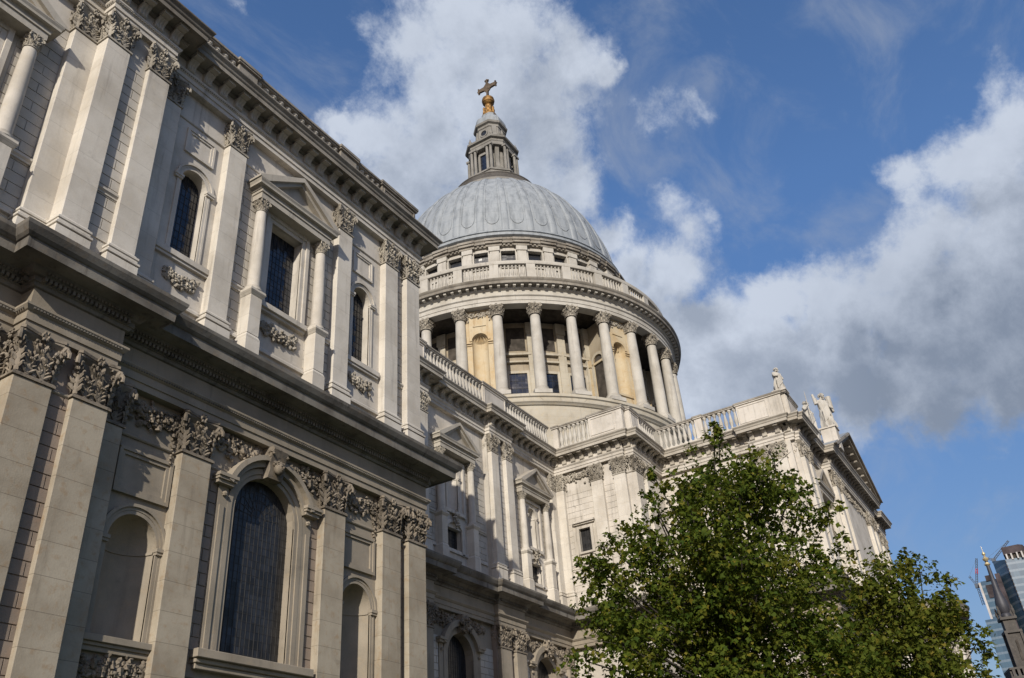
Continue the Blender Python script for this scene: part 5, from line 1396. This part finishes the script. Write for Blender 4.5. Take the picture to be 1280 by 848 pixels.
# ================================================================= STATUES on the transept roofline
def statue(loc, h, face, kind, label, seed):
    rng = random.Random(seed)
    root = empty('statue', loc); tag(root, label, 'statue', 'statues along the transept roofline')
    c, s_ = math.cos(face), math.sin(face)
    def T(x, y, z):
        x *= (1.25, 1.1, .95)[kind]; y *= 1.15
        return (loc[0]+(x*s_+y*c)*h, loc[1]+(-x*c+y*s_)*h, loc[2]+z*h)
    # body: one skinned figure under a robe
    verts = [(0, 0, .50), (0, .01, .64), (0, .02, .78), (0, .03, .83), (0, .05, .92), (.07, 0, .48), (.085, .03, .27), (.08, .02, .05), (.085, .09, .02), (-.07, 0, .48), (-.08, .0, .27), (-.085, -.03, .05), (-.085, .05, .02), (.125, .01, .775), (-.125, .01, .775)]
    edges = [(0, 1), (1, 2), (2, 3), (3, 4), (0, 5), (5, 6), (6, 7), (7, 8), (0, 9), (9, 10), (10, 11), (11, 12), (2, 13), (2, 14)]
    rad = [.10, .095, .085, .042, .062, .075, .06, .04, .035, .075, .06, .04, .035, .05, .05]
    if kind == 0: arms = [((.17, .07, .62), (.07, .15, .62)), ((-.17, .05, .62), (-.10, .14, .50))]
    elif kind == 1: arms = [((.18, .06, .66), (.16, .14, .80)), ((-.18, .05, .62), (-.08, .15, .60))]
    else: arms = [((.21, .03, .68), (.23, .06, .84)), ((-.20, .04, .64), (-.20, .12, .55))]
    for si, (e, hd) in zip((13, 14), arms):
        verts += [e, hd]; rad += [.036, .028]; n = len(verts)
        edges += [(si, n-2), (n-2, n-1)]
    me = bpy.data.meshes.new('body'); me.from_pydata([T(*v) for v in verts], edges, [])
    o = bpy.data.objects.new('body', me); COL.objects.link(o); o.parent = root; o.matrix_parent_inverse = Matrix.Translation(loc).inverted()
    md = o.modifiers.new('skin', 'SKIN'); me.skin_vertices or None
    if not me.skin_vertices: bpy.context.view_layer.update()
    for i, r in enumerate(rad):
        sv = me.skin_vertices[0].data[i]; sv.radius = (r*h, r*h); sv.use_root = (i == 0)
    o.modifiers.new('sub', 'SUBSURF').render_levels = 2
    me.materials.append(M['drum'])
    # robe with folds
    mb = MB(); rows = []; n = 28
    for (z, rx, ry, f) in ((0.0, .19, .16, .030), (.12, .175, .15, .030), (.28, .155, .135, .026), (.42, .135, .115, .020), (.52, .115, .095, .012), (.60, .13, .10, .010), (.70, .14, .10, .010), (.78, .12, .085, .004), (.815, .055, .05, .0)):
        row = []
        for i in range(n):
            a = 2*PI*i/n; q = f*(math.sin(7*a+z*5+seed)+.6*math.sin(11*a-z*9))
            row.append(T((rx+q)*math.cos(a), .015+(ry+q)*math.sin(a), z))
        rows.append(row)
    mb.add([p for r in rows for p in r], [(j*n+i, j*n+(i+1) % n, (j+1)*n+(i+1) % n, (j+1)*n+i) for j in range(len(rows)-1) for i in range(n)])
    # cloak swag over one shoulder
    for k in range(9):
        t = k/8; mb.tube([T(-.14+.02*k*.2, .05, .78-.02*k), T(-.02, .135+.004*k, .60-.03*k), T(.15, .10, .42-.035*k)], [.02*h, .026*h, .022*h], 6)
    rb = mb.build('robe', M['drum'], root, 60); rb.matrix_parent_inverse = Matrix.Translation(loc).inverted()
    hb = MB()
    for k in range(34):
        a = rng.uniform(0, 2*PI); u = rng.uniform(-.2, 1)
        hb.blob(T(.062*math.cos(a)*math.sqrt(max(0, 1-u*u*.8)), .04+.062*math.sin(a)*math.sqrt(max(0, 1-u*u*.8)), .925+.07*u), .022*h, .25, rng, 5, 3)
    for k in range(14): hb.blob(T(rng.gauss(0, .025), .10+rng.uniform(-.01, .015), .86+rng.gauss(0, .02)), .018*h, .25, rng, 5, 3)
    hb.blob(T(0, .118, .915), (.012*h, .02*h, .018*h), .05, rng)
    hh = hb.build('hair', M['drum'], root, 60); hh.matrix_parent_inverse = Matrix.Translation(loc).inverted()
    if kind == 1:
        sp_ = MB(); sp_.tube([T(.16, .15, 0.05), T(.16, .15, 1.10), T(.16, .15, 1.24)], [.012*h, .011*h, .003*h], 6); q = sp_.build('staff', M['drum'], root); q.matrix_parent_inverse = Matrix.Translation(loc).inverted()
    if kind == 2:
        sp_ = MB()
        sp_.tube([T(-.30, -.02, .52), T(-.27, -.02, .96)], [.055*h, .075*h], 8)
        sp_.tube([T(.24, .05, .66), T(.27, .03, .95)], [.05*h, .03*h], 8)
        q = sp_.build('attribute', M['drum'], root); q.matrix_parent_inverse = Matrix.Translation(loc).inverted()
    return root
statue((-16.25, YT-.1, 34.75), 2.35, math.radians(-120), 0, 'robed stone statue standing alone on the corner of the transept parapet beside the balustrade', 1)
statue((-0.2, YT+1.05, 37.3), 3.5, math.radians(-100), 1, 'robed stone statue holding a tall thin staff, half hidden behind the cornice', 2)
statue((-6.5, -37.36, 34.55), 3.6, math.radians(-130), 2, 'broad robed stone statue with raised objects at both sides, on a pedestal beside the pediment', 3)

# ================================================================= GROUND
def sheet(name, pts, z, m_):
    me = bpy.data.meshes.new(name); me.from_pydata([(x, y, z) for x, y in pts], [], [tuple(range(len(pts)))]); me.materials.append(m_)
    o = bpy.data.objects.new(name, me); COL.objects.link(o); o['kind'] = 'structure'; return o
sheet('ground', [(-3000, -3000), (3000, -3000), (3000, 3000), (-3000, 3000)], -.02, M['paving'])
sheet('lawn', [(-76, -43), (-22, -43), (-22, -30), (-76, -30)], -.012, M['lawn'])
sheet('road', [(-300, -75), (300, -75), (300, -64), (-300, -64)], -.012, M['asphalt'])
kb = MB(); kb.box(Fr('S', -63.9), -300, 300, -.15, .15, -.02, .11); o = kb.build('kerb', M['paving']); o['kind'] = 'structure'

# ================================================================= TREES
def leaf_mesh(name, clumps, mt_, size, density, seed):
    """Leaves set along sprays that radiate from each clump, so that gaps and ragged tips appear."""
    rng = np.random.default_rng(seed)
    pos = []; nrm = []
    for (cx, cy, cz, r) in clumps:
        k = max(5, int(density*r*r))
        d = rng.normal(size=(k, 3)); d[:, 2] = d[:, 2]*.8+.25; d /= np.linalg.norm(d, axis=1)[:, None]
        start = rng.normal(size=(k, 3))*(r*.33)
        L = r*rng.uniform(.35, .95, k)*np.where(rng.uniform(size=k) < .10, 1.35, 1.0)
        nl = 15
        t = (np.arange(nl)[None, :]+rng.uniform(0, 1, (k, nl)))/nl
        p = start[:, None, :]+d[:, None, :]*(L[:, None]*(.15+.85*t))[:, :, None]
        p += rng.normal(0, 1, p.shape)*(.045+.07*(1-t))[:, :, None]*min(1.0, .5+r*.5)
        p[:, :, 2] -= .10*r*t*t*(1-d[:, None, 2])
        pos.append(p.reshape(-1, 3)+np.array([cx, cy, cz])); nrm.append(np.repeat(d, nl, axis=0))
    pos = np.concatenate(pos); nrm = np.concatenate(nrm); n = len(pos)
    shape = np.array([(0, 0, 0), (.30, .18, -.04), (.52, .48, -.10), (.26, .55, .02), (0, 1.05, -.12), (-.26, .55, .02), (-.52, .48, -.10), (-.30, .18, -.04), (0, .45, .07)])
    tris = np.array([(0, 1, 8), (1, 2, 8), (2, 3, 8), (3, 4, 8), (4, 5, 8), (5, 6, 8), (6, 7, 8), (7, 0, 8)])
    # orientation: leaves hang, facing outward and up
    z = nrm*.6+rng.normal(0, .55, (n, 3))+np.array([0, 0, .55]); z /= np.linalg.norm(z, axis=1)[:, None]
    y = rng.normal(0, 1, (n, 3))+np.array([0, 0, -.6]); y -= z*np.sum(y*z, 1)[:, None]; y /= np.linalg.norm(y, axis=1)[:, None]
    x = np.cross(y, z)
    s = size*rng.uniform(.6, 1.25, n)
    V = pos[:, None, :]+s[:, None, None]*(shape[None, :, 0:1]*x[:, None, :]+shape[None, :, 1:2]*y[:, None, :]+shape[None, :, 2:3]*z[:, None, :])
    V = V.reshape(-1, 3); m_ = len(shape)
    Fc = (tris[None]+(np.arange(n)*m_)[:, None, None]).reshape(-1, 3)
    me = bpy.data.meshes.new(name)
    me.vertices.add(len(V)); me.vertices.foreach_set('co', V.astype(np.float32).ravel())
    me.loops.add(Fc.size); me.loops.foreach_set('vertex_index', Fc.astype(np.int32).ravel())
    me.polygons.add(len(Fc)); me.polygons.foreach_set('loop_start', np.arange(0, Fc.size, 3, dtype=np.int32)); me.polygons.foreach_set('loop_total', np.full(len(Fc), 3, dtype=np.int32))
    me.materials.append(mt_); me.update(calc_edges=True); me.validate()
    return me
def tree(base, az, cl, depth, label, mt_, size, dens, seed, trunk_r=.28, fork=4.0, name='plane_tree'):
    """cl: clumps as (sideways, height, radius) about the trunk; depth spreads them fore and aft."""
    rng = random.Random(seed)
    root = empty(name, (base[0], base[1], 0)); tag(root, label, 'tree')
    f = (math.cos(az), math.sin(az)); s_ = (math.sin(az), -math.cos(az))
    cs = []
    for (u, z, r) in cl:
        for k in range(3 if r > 1.0 else 1):
            dd = rng.uniform(-1, 1)*depth*min(1, r/1.6) if k else rng.uniform(-.3, .3)*depth*min(1, r/1.6)
            sc = (1-.012*dd)
            cs.append((u+(rng.uniform(-.35, .35)*r if k else 0), dd, z+(rng.uniform(-.4, .25)*r if k else 0), r*(.92 if k == 0 else .75)))
    loc = [(u*s_[0]+d*f[0], u*s_[1]+d*f[1], z, r) for (u, d, z, r) in cs]
    me = leaf_mesh('crown', loc, mt_, size, dens, seed)
    o = bpy.data.objects.new('crown', me); COL.objects.link(o); o.parent = root
    mb = MB()
    mb.tube([(0, 0, -.1), (0.02, 0, .4), (.05, .03, fork*.6), (.1, .02, fork), (.05, .1, fork+2.5), (0, 0, fork+5)], [trunk_r*1.5, trunk_r*1.1, trunk_r, trunk_r*.9, trunk_r*.5, trunk_r*.2], 12)
    mb.build('trunk', M['bark'], root, 60)
    lb = MB()
    for (x, y, z, r) in loc:
        if z < fork: continue
        t0 = fork+max(0, min(4.0, (z-fork)*.35))*rng.uniform(.6, 1)
        mid = (x*.45+rng.uniform(-.2, .2), y*.45+rng.uniform(-.2, .2), t0+(z-t0)*.5+.25)
        lb.tube([(.06, .04, t0), mid, (x, y, z)], [trunk_r*.28, trunk_r*.17, .02], 6)
        for q in range(4):
            lb.tube([(x, y, z), (x+rng.gauss(0, .4)*r, y+rng.gauss(0, .4)*r, z+rng.uniform(0, .5)*r)], [.02, .006], 4)
    lb.build('limbs', M['bark'], root, 60)
    return root
T1 = [(1.02,14.75,0.70),(0.28,13.55,1.13),(1.6,13.2,.85),(2.5,12.6,.80),(-0.49,12.46,1.33),(0.82,11.96,1.76),(2.41,11.71,1.61),(3.51,11.82,1.00),(3.97,11.04,0.76),(-1.56,13.87,0.30),(-1.78,12.97,0.40),(-1.61,12.19,0.71),(-2.33,11.57,1.02),(-3.25,11.12,0.76),(-3.67,10.05,1.09),(-1.95,10.37,1.73),(-0.34,10.14,2.02),(1.48,9.89,2.01),(3.05,9.93,1.32),(-4.33,8.77,0.91),(-3.03,8.61,1.71),(-1.24,8.13,2.27),(0.79,7.88,2.27),(2.57,7.91,1.98),(-4.67,7.51,0.85),(-2.99,7.06,1.69),(-1.08,6.13,2.24),(0.87,5.92,2.24),(2.88,6.17,1.68),(3.3,12.75,0.5),(0.95,15.2,.32)]
T2 = [(0.67,11.91,0.94),(-0.38,11.68,1.25),(1.20,11.46,0.94),(2.10,10.96,0.70),(-1.38,10.48,1.63),(0.09,9.89,1.93),(1.55,9.49,1.39),(2.0,9.0,0.55),(-1.28,8.47,2.31),(0.45,7.90,2.11),(2.43,8.39,0.92),(-2.13,8.92,1.93),(2.84,8.02,0.54),(2.1,10.3,0.5),(-1.67,11.92,0.86),(-1.70,6.95,2.29),(0.30,6.39,2.29)]
tree((-55.60, -39.85), math.radians(17.68), T1, 3.2, 'large dark green leafy tree in front of the bastion and transept', M['leaf'], .165, 21, 5)
tree((-43.53, -43.64), math.radians(7.46), T2, 3.0, 'smaller yellowish green tree between the large tree and the dark church spire', M['leaf2'], .19, 18, 9, .24, 3.5)
tree((-32.0, -46.0), math.radians(4), [(-.2, 7.2, 1.0), (.7, 6.8, .9), (-.9, 6.6, 1.0), (.1, 6.0, 1.4)], 1.2, 'light green tree top low down beside the dark church tower', M['leaf3'], .18, 40, 13, .15, 3.0)

# ================================================================= CHURCH TOWER with dark spire
def polar(dist, azdeg): return (CAM.x+dist*math.cos(math.radians(azdeg)), CAM.y+dist*math.sin(math.radians(azdeg)))
tx, ty = polar(165, 2.12)
ct = empty('church_tower', (tx, ty, 0)); tag(ct, 'dark stone church tower with a slender bulbous lead spire and gilded finial', 'church tower')
def tb(mb, hw_, z0, z1): mb.box(IDF, -hw_, hw_, -hw_, hw_, z0, z1)
rotz = Matrix.Rotation(math.radians(14), 4, 'Z')
def tfix(o): 
    o.matrix_basis = rotz; return o
mb = MB(); tb(mb, 2.5, 0, 22.2); tb(mb, 2.8, 22.2, 22.6)
for k in range(4):
    F = RFr(k*PI/2, 2.5)
    for i in range(7): mb.box(F, -2.4+i*.72, -2.0+i*.72, -.1, .18, 22.6, 23.6)
tb(mb, 2.7, 23.6, 23.9)
tfix(mb.build('shaft', M['darkstone'], ct))
mb = MB(); tb(mb, .98, 23.9, 29.2); tb(mb, 1.32, 29.2, 29.6); tb(mb, .9, 29.6, 31.3); tb(mb, 1.25, 31.3, 31.7)
for x in (-1, 1):
    for y in (-1, 1): mb.box(IDF, x*1.1-.18, x*1.1+.18, y*1.1-.18, y*1.1+.18, 23.9, 29.19)
bf = tfix(mb.build('belfry', M['darkstone'], ct))
for k in range(4):
    F = RFr(k*PI/2+math.radians(14), .98); mb = MB(); mb.prism(F, [(-.42, 25.0), (.42, 25.0)]+[(.42*math.cos(PI*i/10), 27.8+.42*math.sin(PI*i/10)) for i in range(11)], -.1, .03); mb.build('opening_shade', M['dark'], bf)  # dark face on the belfry wall, shade of the opening painted in
for x in (-1, 1):
    for y in (-1, 1):
        mb = MB(); mb.lathe(x*1.05, y*1.05, [(.18, 31.7), (.12, 32.0), (.26, 32.4), (.22, 32.8), (.12, 33.0), (.18, 33.2), (.02, 33.6)], 10); tfix(mb.build('urn', M['darkstone'], ct, 50))
mb = MB(); mb.lathe(0, 0, [(.8, 31.7), (.82, 32.2), (.66, 32.4), (.86, 32.8), (.98, 33.4), (.92, 34.2), (.66, 35.3), (.44, 36.6), (.34, 38.2), (.28, 40.2), (.22, 41.8)], 20); mb.build('spire', M['spirelead'], ct, 60)
mb = MB(); mb.lathe(0, 0, [(.3, 40.3), (.5, 40.5), (.32, 40.7), (.2, 41.0), (.45, 41.3), (.48, 41.5), (.2, 41.8), (.1, 42.0), (.28, 42.2), (.28, 42.4), (.05, 42.7), (.03, 43.6)], 14); mb.build('finial', M['giltpale'], ct, 50)
mb = MB(); tb(mb, 9, 0, 17); mb.box(IDF, 3.5, 40, -8, 8, 0, 15); tfix(mb.build('nave', M['darkstone'], ct))

# ================================================================= SKYSCRAPER and cranes
D0 = 1100.0
sxp, syp = polar(D0, 0.4)
sk = empty('skyscraper', (sxp, syp, 0)); tag(sk, 'blue glass skyscraper still under construction behind the dark spire', 'skyscraper')
def AZ(azdeg): return D0*math.tan(math.radians(azdeg-0.4))     # metres to the left of the building's centre
def SP(mb, a0, a1, x0, x1, z0, z1): mb.box(IDF, x0, x1, AZ(min(a0, a1)), AZ(max(a0, a1)), z0, z1)
mb = MB(); y0, y1 = AZ(-.9), AZ(1.85); yc = AZ(1.15)
P_ = [(0, yc), (22, y1), (70, y1), (70, y0), (10, y0)]
vs = [(x, y, 0) for x, y in P_]+[(x, y, z) for (x, y), z in zip(P_, (262, 268, 268, 262, 262))]
n = 5; mb.add(vs, [tuple(range(n-1, -1, -1)), tuple(range(n, 2*n))]+[(i, (i+1) % n, n+(i+1) % n, n+i) for i in range(n)])
mb.build('main_block', M['tower_glass'], sk)
mb = MB(); mb.box(IDF, 4, 60, AZ(.05), yc-1, 262, 268); mb.cur = 0
hat = mb.build('open_floor_shade', M['dark'], sk)  # solid block; shade inside the open storey is put into its dark colour
mb = MB()
pts = [(2, yc), (2, AZ(.25)), (8, AZ(.02)), (20, AZ(-.05)), (60, AZ(-.05)), (60, yc)]
vs = [(x, y, 267.5) for x, y in pts]+[(x, y, 276) for x, y in pts]; n = 6
mb.add(vs, [tuple(range(n-1, -1, -1)), tuple(range(n, 2*n))]+[(i, (i+1) % n, n+(i+1) % n, n+i) for i in range(n)])
mb.build('steel_crown', M['hoist'], sk)
mb = MB()
for a in (1.0, .75, .45, .2): mb.box(IDF, 1.0, 2.6, AZ(a)-.8, AZ(a)+.8, 261, 268)
mb.build('columns', M['concrete'], sk)
mb = MB(); SP(mb, 2.82, 1.86, 14, 60, 0, 247); SP(mb, 3.25, 1.86, 8, 60, 0, 205); mb.build('side_block', M['tower_glass'], sk)
mb = MB(); SP(mb, 2.62, 2.25, 13, 50, 228, 242); SP(mb, 2.5, 2.2, 12.6, 50, 246, 252); mb.build('steel_frame', M['hoist'], sk)
mb = MB(); SP(mb, 2.95, 2.83, 13, 30, 205, 246); mb.build('concrete_core', M['concrete'], sk)
mb = MB(); SP(mb, 1.95, 1.70, 3, 14, 0, 250)
mb.build('hoist_shaft', M['hoist'], sk)
mb = MB()
for z in range(150, 262, 4): mb.box(IDF, -.35, .4, yc-.4, yc+.4, z, z+2.6)
mb.build('corner_fins', M['dark'], sk)
def crane(base, z0, mast_h, jib, cj, label, redpart):
    """Luffing crane: mast, jib towards (dy,dz), counter-jib."""
    r = empty('tower_crane', (base[0], base[1], z0)); tag(r, label, 'crane', 'cranes on the unfinished skyscraper')
    def lattice(p, q, w):
        mb = MB(); p, q = Vector(p), Vector(q); t = (q-p).normalized(); a = Vector((1, 0, 0)); b = t.cross(a).normalized()
        co = [a*w+b*w, a*w-b*w, -a*w-b*w, -a*w+b*w]
        for c in co: mb.tube([p+c, q+c*.7], [.30, .26], 4)
        L = (q-p).length; n = max(2, int(L/(w*2.6)))
        for i in range(n):
            for k in range(4): mb.tube([p+t*(L*i/n)+co[k], p+t*(L*(i+1)/n)+co[(k+1) % 4]], [.16, .16], 3)
        return mb
    lattice((0, 0, -20), (0, 0, mast_h), 1.1).build('mast', M['cranemetal'], r)
    lattice((0, 0, mast_h), (0, jib[0], mast_h+jib[1]), 1.0).build('jib', M['cranemetal'], r)
    if redpart:
        lattice((-.1, jib[0]*.42, mast_h+jib[1]*.42), (-.1, jib[0]*.62, mast_h+jib[1]*.62), 1.15).build('jib_red_section', M['cranered'], r)
    mb = lattice((0, 0, mast_h), (0, cj[0], mast_h+cj[1]), 1.0); mb.build('counter_jib', M['cranemetal'], r)
    mb = MB(); mb.tube([(0, cj[0], mast_h+cj[1]), (0, jib[0], mast_h+jib[1])], [.14, .14], 4); mb.build('cable', M['cranemetal'], r)
    mb = MB(); mb.box(IDF, -1.5, 1.5, -2.2, 2.2, mast_h-3, mast_h+1.5); mb.build('cab', M['cranemetal'], r)
p = polar(D0+20, 3.02)
crane(p, 243, 2, (-9, 29), (4.5, 11), 'tower crane with a near upright jib carrying a red section, beside the lower glass block', True)
p = polar(D0+25, 1.72)
crane(p, 266, 4, (-21.5, 17.5), (6, 3), 'tower crane with a long blue grey jib slanting up over the tallest glass block', False)
print('modillions', modn[0], 'balusters', baln[0])
